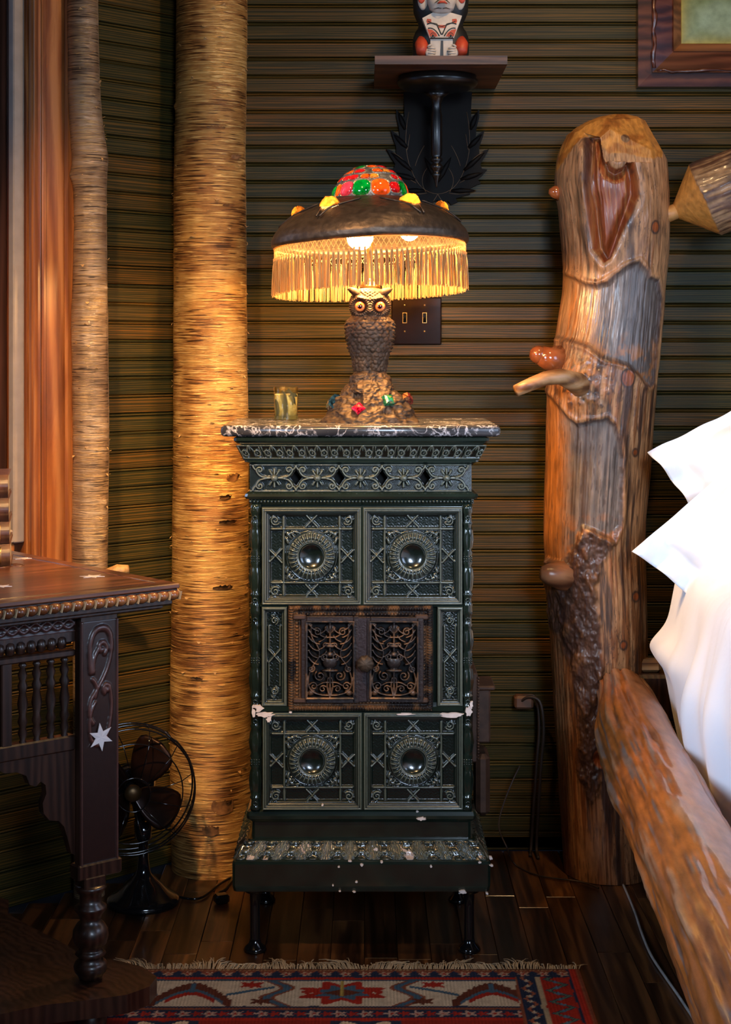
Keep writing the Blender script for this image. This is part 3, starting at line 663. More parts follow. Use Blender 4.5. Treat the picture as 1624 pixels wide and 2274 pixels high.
me = hfield('door_frame', DFW, DFH, .001, dframe, SY-.006, SX-.002, dfz, colf=lambda X, Z, H: icol(X, Z, H, 3, .12-.0012/.001*np.clip(X, -.2, .2)), keepf=lambda X, Z, H: ~((np.abs(X) < .128) & (np.abs(Z-DFH/2) < .085))); dfr = part('door_frame', me, M_iron, stove)
part('firebox', MB().box((SX, SY+.003, dfz+DFH/2), (.28, .01, .19)), simple('soot_black2', (.004, .003, .003), .9), stove)
for sx in (-1, 1):
    for sz in (-1, 1): part('hinge_lug', MB().box((SX-.002+sx*.135, SY-.019, dfz+DFH/2+sz*.092), (.030, .012, .012), None, .003), M_rust, dfr)
GW, GH = .108, .172
def grille(X, Z):
    Y = Z-GH/2; A = np.abs(X); R_ = []
    def S_(pts, w=.0025, h=.009): R_.append(ridge(A, Y, pts, w, h))
    S_(bez((0, -.078), (.05, -.080), (.048, -.045)), .003); S_(bez((.048, -.045), (.046, -.020), (.026, .002))); S_(bez((.026, .002), (.018, .02), (.034, .040))); S_(bez((.034, .040), (.046, .055), (.040, .078)))
    S_(spiral(.022, -.035, .012, .8, 1.4, -1, 22, .2)); S_(spiral(.041, -.020, .008, 2.2, 1.3, 1, 18, .2)); S_(spiral(.036, -.058, .009, .5, 1.2, 1, 18, .25)); S_(spiral(.016, -.064, .008, 2.5, 1.1, -1, 16, .3))
    S_(bez((.0, -.083), (.010, -.060), (.004, -.040))); S_(bez((.004, -.050), (.016, -.048), (.026, -.056)))
    for k in range(6): zz = -.010+k*.015; S_(bez((.026+.003*math.sin(k*1.7), zz), (.040, zz+.002), (.047, zz+.016)), .0026)
    for k in range(4): zz = .006+k*.017; S_(bez((.024, zz), (.012, zz+.004), (.008, zz+.013)), .0024)
    S_(spiral(.012, .006, .008, -1.2, 1.3, 1, 18, .25)); S_(spiral(.028, .062, .009, 1.0, 1.3, 1, 18, .25)); S_(bez((.0, .050), (.014, .048), (.022, .056))); S_(bez((.0, .034), (.018, .042), (.014, .028))); S_([(.0, .083), (.0, .02)], .003); S_([(0, -.02), (0, -.08)], .003)
    R_.append(np.where((Y < .004) & (Y > -.022), blob(A, Y, 0, -.004, .017, .018, .012), 0)); R_.append(blob(A, Y, 0, -.024, .019, .0045, .011)); R_.append(blob(A, Y, 0, .012, .009, .007, .010)); R_.append(blob(A, Y, 0, .068, .014, .012, .011)*(.75+.25*np.cos(np.arctan2(A, Y-.056)*9)))
    R_.append(blob(A, Y, 0, .030, .012, .005, .010)); R_.append(blob(A, Y, .041, -.072, .010, .008, .009, -.7)); R_.append(blob(A, Y, .047, .08, .007, .006, .009)); 
    e = np.minimum(GW/2-A, GH/2-np.abs(Y)); R_.append(np.where(e < .0045, .010, 0)); R_.append(np.where(e < .0025, .013, 0)); return np.maximum.reduce(R_)
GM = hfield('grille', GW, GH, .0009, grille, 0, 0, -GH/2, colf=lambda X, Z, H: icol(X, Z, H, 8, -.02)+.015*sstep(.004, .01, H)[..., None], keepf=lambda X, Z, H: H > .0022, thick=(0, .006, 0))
for i, (px, rz, lab) in enumerate(((733, 0.0, None), (876, -.05, None))):
    x = SX+(px-803)/1000*.99; d = SY-.017
    dm = MB(); hw, hh = (.064, .096) if i == 0 else (.065, .094); gw, gh = .052, .084
    for bx, bz, w, h in ((-hw+(hw-gw)/2, 0, hw-gw, 2*hh), (hw-(hw-gw)/2, 0, hw-gw, 2*hh), (0, hh-(hh-gh)/2, 2*gw, hh-gh), (0, -hh+(hh-gh)/2, 2*gw, hh-gh)): dm.box((bx, 0, bz), (w, .012, h), None, .0015)
    me = dm.mesh('fire_door'); at = me.color_attributes.new('Col', 'FLOAT_COLOR', 'POINT'); at.data.foreach_set('color', [.035, .022, .02, 1]*len(me.vertices))
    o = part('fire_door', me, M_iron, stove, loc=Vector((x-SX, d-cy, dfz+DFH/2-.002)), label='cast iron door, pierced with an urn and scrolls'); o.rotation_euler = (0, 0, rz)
    g = link('grille', GM, M_iron); g.parent = o; g.location = (0, -.001, 0)
    if i == 1:
        k = MB(); k.box((-hw-.007, -.006, 0), (.026, .008, 2*hh), None, .002); me = k.mesh('lap_strip'); at = me.color_attributes.new('Col', 'FLOAT_COLOR', 'POINT'); at.data.foreach_set('color', [.035, .022, .024, 1]*len(me.vertices)); q = link('lap_strip', me, M_iron); q.parent = o
        k = MB(); k.lathe([(.006, 0), (.006, .018), (.011, .022), (.0175, .027), (.0185, .031), (.016, .036), (.009, .0395), (.001, .0405)], (-.0095-.052, -.008, -.003), 36, Matrix.Rotation(PI/2, 4, 'X'), (9, [0, 0, .03, .05, .06, .08, .09, 0])); q = link('knob', k.mesh('knob'), M_owl); q.parent = o
# legs
for x in (-.245, .232):
    m = MB(); m.lathe([(.024, 0), (.026, .004), (.023, .010), (.014, .018), (.0115, .03), (.011, .10), (.013, .14), (.020, .146), (.022, zf(1982))], (SX+x+.008, SY+.01, 0), 20); part('leg', m, M_black, stove)
for x in (-.235, .235):
    m = MB(); m.lathe([(.024, 0), (.026, .004), (.023, .010), (.014, .018), (.0115, .03), (.011, .10), (.013, .14), (.020, .146), (.022, zf(1982))], (SX+x, SY+SD-.02, 0), 16); part('leg', m, M_black, stove)
# side fire door seen edge-on at the right
m = MB(); xs = SX+.249; m.box((xs+.004, SY+.10, zf(1600)), (.014, .15, .20), None, .003); m.box((xs+.026, SY+.12, zf(1578, 3.78)), (.034, .10, .125), None, .004); m.box((xs+.030, SY+.12, zf(1516, 3.78)), (.046, .12, .010), None, .003); m.box((xs+.026, SY+.12, zf(1730, 3.78)), (.032, .11, .14), None, .010)
sd = part('side_door', m, M_rust, stove, label='brown iron side door with a protruding box')
m = MB(); beads('x', zf(1690), zf(1510), xs+.012, SY+.022, .003, None, vert=True, m=m); part('bead_row', m, M_rust, sd)
# marble slab
def marble():
    m, nt, b = newmat('grey_marble'); v = coords(nt, 'Object')
    n1 = noise(nt, v, 9, 5, 1.6, .6); vo = N(nt, 'ShaderNodeTexVoronoi'); vo.feature = 'DISTANCE_TO_EDGE'; vo.inputs['Scale'].default_value = 26
    ad = N(nt, 'ShaderNodeVectorMath', operation='ADD'); cb = N(nt, 'ShaderNodeTexNoise'); cb.inputs['Scale'].default_value = 22; cb.inputs['Detail'].default_value = 5; nt.links.new(v, cb.inputs['Vector'])
    sc = N(nt, 'ShaderNodeVectorMath', operation='SCALE'); sc.inputs['Scale'].default_value = .11; nt.links.new(cb.outputs['Color'], sc.inputs[0]); nt.links.new(v, ad.inputs[0]); nt.links.new(sc.outputs[0], ad.inputs[1]); nt.links.new(ad.outputs[0], vo.inputs['Vector'])
    vein = ramp(nt, vo.outputs['Distance'], [(0, (1, 1, 1)), (.03, (.35, .35, .35)), (.08, (0, 0, 0))]); pat = ramp(nt, n1, [(.42, (0, 0, 0)), (.54, (1, 1, 1))])
    mu = N(nt, 'ShaderNodeMix'); mu.data_type = 'RGBA'; mu.blend_type = 'MULTIPLY'; mu.inputs[0].default_value = 1; nt.links.new(vein, mu.inputs[6]); nt.links.new(pat, mu.inputs[7])
    n2 = noise(nt, v, 60, 6, .5); pt = ramp(nt, n2, [(.60, (0, 0, 0)), (.72, (.6, .6, .6))]); ac = N(nt, 'ShaderNodeMix'); ac.data_type = 'RGBA'; ac.blend_type = 'ADD'; ac.inputs[0].default_value = 1; nt.links.new(mu.outputs[2], ac.inputs[6]); nt.links.new(pt, ac.inputs[7])
    base = ramp(nt, noise(nt, v, 5, 4), [(.3, (.018, .018, .021)), (.7, (.050, .048, .050))]); mx = N(nt, 'ShaderNodeMix'); mx.data_type = 'RGBA'; nt.links.new(ac.outputs[2], mx.inputs[0]); nt.links.new(base, mx.inputs[6]); mx.inputs[7].default_value = (.62, .57, .57, 1)
    nt.links.new(mx.outputs[2], b.inputs['Base Color']); b.inputs['Roughness'].default_value = .22; return m
ZT = 1.172; m = MB(); my0, my1 = 3.612, 4.00; mcy = (my0+my1)/2; mhd = (my1-my0)/2; mhw = .3075
m.rect_rings([(mhw-.006, mhd-.006, ZT-.0245), (mhw-.001, mhd-.001, ZT-.021), (mhw, mhd, ZT-.016), (mhw, mhd, ZT-.008), (mhw-.002, mhd-.002, ZT-.003), (mhw-.007, mhd-.007, ZT)], (801-CX)/FPX*3.612, mcy, True)
me = m.mesh('marble_slab'); 
for p in me.polygons: p.use_smooth = len(p.vertices) == 4
me2 = solo('marble_slab', me, marble(), 'dark grey marble slab with white veins lying on the green stove', 'marble slab')
band('top_rail', [(966, 258), (968, 262)])
# ------------------------------------------------------------------ owl lamp
LX, LY = (822-CX)/FPX*3.81, 3.81
lamp = thing('owl_lamp', 'bronze owl table lamp with jewelled domed shade and golden fringe, lit', 'lamp', (LX, LY, ZT))
def zl(py, d=3.81): return CAMZ-(py-HY)/FPX*d
# rock foot
th = np.linspace(0, 2*PI, 260, endpoint=False); zz = np.linspace(0, 1, 130); TH, T = np.meshgrid(th, zz)
zh = .118; rp = np.interp(T, [0, .04, .12, .28, .5, .68, .85, 1.0], [.112, .109, .100, .088, .070, .056, .044, .034])
lob = 1+.05*np.cos(3*TH+.6)*(1-T)+.04*np.cos(5*TH+2); n1 = fbm(np.cos(TH)*rp, np.sin(TH)*rp, T*zh, 38, 2, 5); rid = 1-np.abs(fbm(np.cos(TH)*rp+.3, np.sin(TH)*rp, T*zh, (26, 26, 20), 7, 4))*2.2
R_ = rp*lob+.012*n1+.013*(rid-.6)*np.sin(PI*np.clip(T*.9+.08, 0, 1)); Zr = T*zh+.006*fbm(np.cos(TH), np.sin(TH), T*5, 2.2, 5, 3)*np.sin(PI*T); Zr[0] = 0
P = np.stack([LX+R_*np.cos(TH), LY+R_*np.sin(TH), ZT+Zr], -1); P = np.concatenate([P, np.broadcast_to(np.array([LX, LY, ZT+zh]), (1, 260, 3))])
part('rock_base', grid('rock_base', P, True), M_owl, lamp, label='rock-shaped bronze foot set with coloured stones')
def jewel(px, py, w, h, rot, mat, lab, name='stone', proud=.006):
    # faceted cut stone set in the foot
    x = (px-LX*FPX/3.72-CX)/FPX*3.72; t = (zl(py, 3.73)-ZT)/zh; r = float(np.interp(t, [0, .12, .28, .5, .68, .85, 1.0], [.112, .100, .088, .070, .056, .044, .034])); s = max(-.97, min(.97, x/r)); y = -math.sqrt(1-s*s)*r
    m = MB(); V = []; F = []
    for (k, dy) in ((1.12, .010), (1.0, -proud*.4), (.62, -proud), ):
        for i in range(4):
            a = rot+PI/4+PI/2*i; V.append((w/2*1.41*k*math.cos(a), dy, h/2*1.41*k*math.sin(a)))
    V.append((0, -proud*1.35, 0))
    for j in range(2):
        for i in range(4): q = (i+1) % 4; F.append([j*4+i, j*4+q, j*4+4+q, j*4+4+i])
    for i in range(4): F.append([8+i, 8+(i+1) % 4, 12])
    M = Matrix.Translation((LX+x*1.06, LY+y*1.05-.002, zl(py, 3.73))) @ Matrix.Rotation(math.atan2(x, -y), 4, 'Z') @ Matrix.Rotation(-.5, 4, 'X'); m.add(V, F, M)
    part(name, m, mat, lamp, label=lab)
def gem(name, col):
    m, nt, b = newmat(name); b.inputs['Base Color'].default_value = (*col, 1); b.inputs['Roughness'].default_value = .04; b.inputs['Coat Weight'].default_value = 1; b.inputs['Specular IOR Level'].default_value = .8
    f = noise(nt, coords(nt, 'Object'), 150, 2); nt.links.new(ramp(nt, f, [(.35, tuple(c*.25 for c in col)), (.65, tuple(min(1, c*1.6) for c in col))]), b.inputs['Base Color']); return m
jewel(798, 907, .024, .022, PI/4, gem('red_stone', (.55, .006, .03)), 'cut ruby red stone')
jewel(862, 888, .022, .022, 0, gem('green_stone', (.005, .16, .06)), 'cut emerald green stone')
jewel(740, 893, .024, .032, .2, gem('blue_stone', (.01, .03, .05)), 'dark blue stone')
jewel(906, 886, .022, .022, .5, gem('garnet_stone', (.09, .012, .01)), 'dark garnet stone')
# owl
OZ = ZT+.112; OH = .200
nz_, nt_ = 300, 260; zz = np.linspace(0, 1, nz_); th = np.linspace(0, 2*PI, nt_, endpoint=False); TH, T = np.meshgrid(th, zz); Z = T*OH
rp = np.interp(Z, [0, .01, .03, .06, .085, .105, .120, .129, .136, .145, .158, .170, .180, .188, .195, .200], [.035, .037, .040, .045, .050, .052, .050, .044, .0425, .046, .0485, .0475, .043, .037, .026, .004])
fx = 1.0; fy = np.interp(Z, [0, .06, .12, .135, .16, .2], [.80, .85, .86, .88, .86, .9])
A = (TH+PI/2+PI) % (2*PI)-PI        # 0 = front
body = 1-sstep(.128, .134, Z)
row = Z/.0105+.35*fbm(np.cos(TH), np.sin(TH), Z*20, 2.2, 3, 2); rid_ = np.floor(row); ph = (A*10/PI*1.0+(rid_ % 2)*.5); sc_ = (row-rid_); u = (ph % 1)-.5
rf = random.Random(12); scale_ = np.zeros(A.shape)
for jz in range(15):
    for ja in range(22):
        a_, z_ = (ja+.5*(jz % 2)+rf.uniform(-.25, .25))/22*2*PI-PI, .010+jz*.0085+rf.uniform(-.002, .002); rr_ = .046; w_ = rf.uniform(.0058, .0085); h_ = rf.uniform(.0062, .0085)
        da_ = ((A-a_+PI) % (2*PI)-PI)*rr_; dz_ = Z-z_; q_ = 1-(da_/w_)**2-(dz_/h_)**2; scale_ = np.maximum(scale_, np.sqrt(np.clip(q_, 0, 1))*(.75-.5*dz_/h_)*rf.uniform(.7, 1.1))
fe = body*(.0042*scale_+.0012*fbm(np.cos(TH), np.sin(TH), Z*20, 6, 3))
# breast gap between the legs, wings at the sides
fe = fe-.007*np.exp(-(A/.16)**2)*(1-sstep(.03, .06, Z)); wing = np.exp(-((np.abs(A)-1.55)/.42)**4)*sstep(.035, .06, Z)*(1-sstep(.118, .128, Z))
fe = fe+.0045*wing+.0016*wing*np.cos(Z*700+np.abs(A)*6)
# head: facial discs, brow, beak
X0 = rp*np.sin(A); ez = .1535; ex = .0225
dl = np.hypot(np.abs(X0)-ex, Z-ez)*(np.abs(A) < 1.45)+9*(np.abs(A) >= 1.45)
hd_ = .0055*np.exp(-((dl-.0185)/.0045)**2)-.006*np.exp(-(dl/.012)**2)+.0012*np.cos(np.arctan2(Z-ez, np.abs(X0)-ex)*26)*np.exp(-((dl-.019)/.006)**2)
brow = .005*np.exp(-((Z-ez-.0185-.25*(np.abs(X0)-.01))/.0035)**2)*np.exp(-((np.abs(X0)-.018)/.018)**2)*(np.abs(A) < 1.4)
beak = .013*np.exp(-(X0/.0045)**2)*np.exp(-((Z-.1415)/.0085)**2)*(np.abs(A) < 1)
hfeath = (1-body)*.0012*np.cos(A*22)*np.cos(Z*900)*(dl > .022)
R_ = rp+fe+(1-body)*(hd_+brow)+beak+hfeath
P = np.stack([LX+R_*np.cos(TH), LY+R_*fy*np.sin(TH), OZ+Z], -1)
owl = part('owl', grid('owl', P, True), M_owl, lamp, label='cast bronze owl with amber glass eyes')
for s in (-1, 1):
    m = MB(); m.tube([(LX+s*.024, LY-.020, OZ+.176), (LX+s*.035, LY-.022, OZ+.188), (LX+s*.046, LY-.022, OZ+.193), (LX+s*.052, LY-.021, OZ+.1945)], [.011, .0095, .006, .001], 8); part('ear_tuft', m, M_owl, owl)
M_eye = simple('amber_eye', (.85, .36, .10), .06, coat=1, var=.1); M_pup = simple('pupil', (.02, .004, .002), .05, coat=1)
def eyemat():
    m, nt, b = newmat('amber_glass_eye'); g = coords(nt, 'Object'); ln = N(nt, 'ShaderNodeVectorMath', operation='MULTIPLY'); ln.inputs[1].default_value = (1, 0, 1); nt.links.new(g, ln.inputs[0]); le = N(nt, 'ShaderNodeVectorMath', operation='LENGTH'); nt.links.new(ln.outputs[0], le.inputs[0])
    mu = N(nt, 'ShaderNodeMath', operation='MULTIPLY'); mu.inputs[1].default_value = 80; nt.links.new(le.outputs['Value'], mu.inputs[0])
    nt.links.new(ramp(nt, mu.outputs[0], [(0, (.015, .003, .002)), (.40, (.02, .004, .002)), (.46, (.55, .10, .02)), (.72, (.72, .30, .08)), (.92, (.30, .03, .01))]), b.inputs['Base Color']); b.inputs['Roughness'].default_value = .05; b.inputs['Coat Weight'].default_value = 1; return m
EM = eyemat()
for s in (-1, 1): part('eye', MB().sphere((LX+s*.0228, LY-.0375, OZ+.1535), .0125, 20, 14, (1, .8, 1)), EM, owl, label='amber glass eye with dark pupil')
part('socket_cap', MB().lathe([(.014, 0), (.020, .002), (.024, .004), (.024, .012), (.020, .014), (.020, .02), (.009, .022), (.007, .03), (.007, .115), (.012, .12)], (LX, LY+.012, OZ+.192), 24), M_brass, lamp)
# shade
SZ = -.0   # tilt the shade a little
def tilt(P):
    P = np.asarray(P); q = P.copy(); q[..., 2] = P[..., 2]+(P[..., 0]-LX)*.035-(P[..., 1]-LY)*.045; return q
prof = [(.088, 1.685), (.100, 1.682), (.120, 1.674), (.150, 1.660), (.180, 1.646), (.205, 1.630), (.222, 1.612), (.2315, 1.594), (.231, 1.582), (.225, 1.5765), (.219, 1.579), (.215, 1.586)]
s_ = np.linspace(0, len(prof)-1, 110); pr = np.interp(s_, range(len(prof)), [p[0] for p in prof]); pz = np.interp(s_, range(len(prof)), [p[1] for p in prof])
k5 = np.ones(7)/7; pr = np.convolve(np.pad(pr, 3, 'edge'), k5, 'valid'); pz = np.convolve(np.pad(pz, 3, 'edge'), k5, 'valid')
th = np.linspace(0, 2*PI, 360, endpoint=False); TH, PR = np.meshgrid(th, pr); _, PZ = np.meshgrid(th, pz); A = (TH+PI/2+PI) % (2*PI)-PI
CAB = [math.radians(a) for a in (33, 93, 150, -150, -93, -33)]
lobe = sum(np.exp(-(((A-c+PI) % (2*PI)-PI)/.28)**2) for c in CAB)
R_ = PR*(1+.012*np.cos(6*A)*sstep(.15, .22, PR)); Zs = PZ+.006*lobe*np.exp(-((PR-.165)/.03)**2)+.0012*fbm(np.cos(TH), np.sin(TH), PR*12, 14, 3, 2)+.007*(np.exp(-((PR-.2)/.03)**2))*np.sin(3*A+.5)*.5
keep = np.ones(TH.shape, bool)
for c in CAB:
    da = (A-c+PI) % (2*PI)-PI; keep &= ~((((da*.165)/.021)**2+((PR-.163)/.015)**2 < 1) & (PZ > 1.62))
P = tilt(np.stack([LX+R_*np.sin(A), LY-R_*np.cos(A), Zs], -1)); shade = part('shade', grid('shade', P, True, keep=keep, thick=(0, 0, -.0012)), M_bronze, lamp, label='dark hammered bronze shade brim')
ribs = MB()
for i, c in enumerate(CAB):       # bat-wing ridges falling from each stone to a cusp
    for s in (-1, 1):
        pts = []
        for k in range(13):
            t = k/12; a = c+s*(.02+.40*t); r = .212-.085*t**.55; z = float(np.interp(r, [.088, .100, .120, .150, .180, .205, .222], [1.685, 1.682, 1.674, 1.660, 1.646, 1.630, 1.612]))+.003+.004*math.exp(-((a-c)/.28)**2)
            pts.append(tuple(tilt(np.array([LX+r*math.sin(a), LY-r*math.cos(a), z]))))
        ribs.tube(pts, [.0022]*12+[.0008], 6)
part('wing_ridge', ribs, M_bronze, shade)
M_amb = glassy('amber_glass', (.26, .10, .016), .55, .05)
for c in CAB:
    m = MB(); V = []; F = []; rg = random.Random(int(c*100)); rings = [(1.12, -.002), (1.0, .003), (.72, .011), (.38, .0155)]; n = 11
    for k, dz in rings:
        for i in range(n): a = 2*PI*i/n; q = k*rg.uniform(.90, 1.08); V.append((.025*q*math.cos(a), .0175*q*math.sin(a), dz+rg.uniform(-.0015, .0015)))
    V.append((.002, 0, .0165))
    for j in range(3):
        for i in range(n): q = (i+1) % n; F += [[j*n+i, j*n+q, (j+1)*n+q], [j*n+i, (j+1)*n+q, (j+1)*n+i]]
    for i in range(n): F.append([3*n+i, 3*n+(i+1) % n, 4*n])
    x, y = .165*math.sin(c), -.165*math.cos(c); z = 1.6615+x*.035-y*.045
    m.add(V, F, Matrix.Translation((LX+x, LY+y, z)) @ Matrix.Rotation(c, 4, 'Z') @ Matrix.Rotation(.36, 4, 'X')); part('cabochon', m, M_amb, shade, label='faceted amber glass stone')
# jewelled dome
DR, DH, DZ = .0865, .080, 1.683
def dome(a, e): return (DR*math.cos(e)*math.sin(a), -DR*math.cos(e)*math.cos(a), DH*math.sin(e))
GC = {'green': glassy('green_glass', (.0, .045, .009), .5), 'orange': glassy('orange_glass', (.15, .022, .003), .5), 'red': glassy('red_glass', (.11, .002, .005), .5), 'violet': glassy('violet_glass', (.09, .008, .03), .55), 'yellow': glassy('yellow_glass', (.15, .065, .012), .5)}
stones = []
row1 = [(-82, .30, .7, 'green'), (-60, .17, .75, 'orange'), (-40, .27, .9, 'violet'), (-14, .30, 1, 'green'), (17, .31, 1.05, 'orange'), (43, .22, .7, 'red'), (64, .25, .95, 'green'), (92, .28, 1, 'orange'), (122, .26, 1, 'red'), (152, .28, 1, 'green'), (183, .28, 1, 'yellow'), (213, .25, 1, 'orange'), (243, .27, 1, 'red')]
for a, w, h, c in row1: stones.append((a, 15.5, w, .30*h, c))
for i, (a, c) in enumerate([(-72, 'red'), (-50, 'red'), (-32, 'red'), (-8, 'orange'), (6, 'yellow'), (52, 'red'), (75, 'red'), (100, 'orange'), (125, 'yellow'), (150, 'red'), (175, 'green'), (200, 'red'), (225, 'orange'), (250, 'red'), (270, 'yellow')]): stones.append((a, 36, .17, .115, c))
for i, (a, c) in enumerate([(-55, 'orange'), (-25, 'red'), (18, 'orange'), (40, 'yellow'), (66, 'red'), (96, 'orange'), (130, 'red'), (165, 'green'), (200, 'orange'), (235, 'red'), (270, 'orange')]): stones.append((a, 50, .19, .12, c))
for a, c in [(-40, 'green'), (8, 'orange'), (52, 'red'), (100, 'green'), (145, 'orange'), (190, 'red'), (240, 'green'), (285, 'orange')]: stones.append((a, 67, .19, .15, c))
for a, c in [(0, 'orange'), (120, 'red'), (240, 'yellow')]: stones.append((a, 82, .11, .09, c))
na, ne = 300, 90; aa = np.linspace(-PI, PI, na, endpoint=False); ee = np.linspace(0, PI/2*.995, ne); AA, EE = np.meshgrid(aa, ee); keep = np.ones(AA.shape, bool); lead = np.zeros(AA.shape)
for (a, e, w, h, c) in stones:
    ar, er = math.radians(a), math.radians(e); da = ((AA-ar+PI) % (2*PI)-PI)*np.cos(EE); de = EE-er; w, h = w*.82, h*.82; q = (np.abs(da)/w)**3+(np.abs(de)/h)**3; keep &= q > .82; lead = np.maximum(lead, np.exp(-((q-1.1)/.35)**2))
R1 = 1+.035*lead; P = tilt(np.stack([LX+DR*R1*np.cos(EE)*np.sin(AA), LY-DR*R1*np.cos(EE)*np.cos(AA), DZ+DH*R1*np.sin(EE)], -1))
dm = part('dome_leading', grid('dome', P, True, keep=keep, thick=(0, 0, -.002)), simple('lead_came', (.24, .21, .17), .45, metal=.7, var=.4, nscale=120, bmp=.4), shade)
for i, (a, e, w, h, c) in enumerate(stones):
    w, h = w*.82, h*.82; ar, er = math.radians(a), math.radians(e); n = 16; V = []; F = []
    for k, lift in ((1.02, .0), (.85, .035), (.5, .055)):
        for j in range(n):
            t = 2*PI*j/n; cx_, cy_ = math.copysign(abs(math.cos(t))**.7, math.cos(t)), math.copysign(abs(math.sin(t))**.7, math.sin(t))
            e1 = er+h*k*cy_; a1 = ar+w*k*cx_/max(.2, math.cos(er)); p = dome(a1, max(0.01, e1)); s = 1+lift*min(1, w/.2); V.append(tuple(tilt(np.array([LX+p[0]*s, LY+p[1]*s, DZ+p[2]*s]))))
    p = dome(ar, er); s = 1+.06*min(1, w/.2); V.append(tuple(tilt(np.array([LX+p[0]*s, LY+p[1]*s, DZ+p[2]*s]))))
    for q in range(2):
        for j in range(n): u = (j+1) % n; F.append([q*n+j, q*n+u, (q+1)*n+u, (q+1)*n+j])
    for j in range(n): F.append([2*n+j, 2*n+(j+1) % n, 3*n])
    m = MB(); m.add(V, F, None, True); part('glass_jewel', m, GC[c], shade)
part('dome_ring', MB().torus((LX, LY, DZ+.001), .089, .004, 60, 8), M_bronze, shade)
# beads and fringe
def fringemat():
    m, nt, b = newmat('silk_fringe'); nt.nodes.remove(b); out = nt.nodes['Material Output']; tr = N(nt, 'ShaderNodeBsdfTranslucent'); df = N(nt, 'ShaderNodeBsdfDiffuse'); tr.inputs[0].default_value = (.80, .55, .22, 1)
    oi = nt.nodes.new('ShaderNodeObjectInfo'); c = ramp(nt, oi.outputs['Random'], [(0, (.45, .27, .12)), (1, (.62, .42, .20))]); nt.links.new(c, df.inputs[0]); mx = N(nt, 'ShaderNodeMixShader'); mx.inputs[0].default_value = .45; nt.links.new(df.outputs[0], mx.inputs[1]); nt.links.new(tr.outputs[0], mx.inputs[2]); nt.links.new(mx.outputs[0], out.inputs[0]); return m
M_fr = fringemat()
def tassel(seed, L=.085):
    rr = random.Random(seed); m = MB(); m.sphere((0, 0, -.002), .0030, 8, 6); m.lathe([(.0022, -.003), (.0028, -.008), (.0022, -.012)], n=8)
    for k in range(20):
        a = 2*PI*rr.random(); r = .0050*math.sqrt(rr.random()); ex_ = rr.uniform(-.0018, .0018); ey = rr.uniform(-.0014, .0014); l = L*rr.uniform(.95, 1.03)
        m.tube([(.3*r*math.cos(a), .3*r*math.sin(a), -.006), (.9*r*math.cos(a), r*math.sin(a)*.8, -.02), (r*math.cos(a)+ex_*.6, r*math.sin(a)+ey*.5, -l*.6), (r*math.cos(a)+ex_, r*math.sin(a)+ey, -l)], [.0008, .0009, .0009, .0007], 3, False)
    return m.mesh('tassel')
TS = [tassel(i) for i in range(6)]; NT = 118; FR = .2215
net = MB()
for i in range(NT):
    a = 2*PI*i/NT; a2 = 2*PI*(i+1)/NT; x, y = LX+FR*math.sin(a), LY-FR*math.cos(a); zt = 1.578+(x-LX)*.035-(y-LY)*.045
    o = link('tassel', TS[i % 6], M_fr); o.parent = lamp; o.location = (x-LX, y-LY, zt-.024-ZT); o.rotation_euler = (random.uniform(-.03, .03), random.uniform(-.03, .03), a)
    for (i0, i1, z0, z1) in ((i, i+.5, -.022, -.012), (i, i-.5, -.022, -.012), (i+.5, i+1, -.012, -.002), (i+.5, i, -.012, -.002)):
        b0, b1 = 2*PI*i0/NT, 2*PI*i1/NT; x1, y1 = LX+FR*math.sin(b1), LY-FR*math.cos(b1); x0, y0 = LX+FR*math.sin(b0), LY-FR*math.cos(b0); net.tube([(x0, y0, zt+z0), (x1, y1, zt+z1)], .00085, 4, False)
part('fringe_netting', net, M_fr, lamp, kind='stuff')
m = MB(); m.torus((LX, LY, 1.577), .2215, .0024, 90, 6); me = m.mesh('braid')
for v in me.vertices: v.co.z += (v.co.x-LX)*.035-(v.co.y-LY)*.045
part('fringe_braid', me, M_fr, lamp)
# bulbs
BULB = emis('bulb_glow', (1.0, .55, .19), 700)
for bx, by, bz in ((-.018, -.055, 1.595), (.090, -.045, 1.616), (-.03, .08, 1.605)):
    m = MB(); m.sphere((LX+bx, LY+by, bz), .025, 20, 14, (1, 1, 1.15)); b_ = part('bulb', m, BULB, lamp)
    part('bulb_socket', MB().tube([(LX+bx*.25, LY+by*.3+.01, bz+.03), (LX+bx, LY+by, bz+.026)], .013, 12), M_brass, lamp)
# ------------------------------------------------------------------ candle glass
CG = (W(635.5, 932, 3.90).x, 3.90)
cd = thing('candle_glass', 'small yellow candle glass printed with fir sprigs, on the marble left of the lamp', 'candle', (CG[0], CG[1], ZT))
part('glass', MB().lathe([(.0265, .0), (.0275, .003), (.0295, .078), (.0285, .0785), (.0265, .012), (.001, .010)], (CG[0], CG[1], ZT), 40, cap=False), thin_glass('candle_glass_clear', (.97, .95, .82)), cd)
part('wax', MB().lathe([(.0255, .011), (.0275, .060), (.026, .062), (.004, .0605)], (CG[0], CG[1], ZT), 36), glassy('pale_wax', (.95, .86, .48), .4, .4), cd)
part('wick', MB().tube([(CG[0], CG[1], ZT+.058), (CG[0]+.002, CG[1], ZT+.068)], .0008, 5), M_black, cd)
m = MB(); rr = random.Random(4)
def sprig(m, a0, z0, a1, z1, n=26):
    for i in range(n):
        t = i/n; a = a0+(a1-a0)*t+.12*math.sin(t*3); z = z0+(z1-z0)*t; rad = lambda zz: .0278+(.0295-.0272)*zz/.078+.0006
        P0 = (CG[0]+rad(z)*math.sin(a), CG[1]-rad(z)*math.cos(a), ZT+z)
        for s in (-1, 1):
            aa_ = a+s*.28*(1-.4*t); z2 = z-.009*(1-.3*t); m.tube([P0, (CG[0]+rad(z2)*math.sin(aa_), CG[1]-rad(z2)*math.cos(aa_), ZT+max(.004, z2))], [.0010, .0004], 4, False)
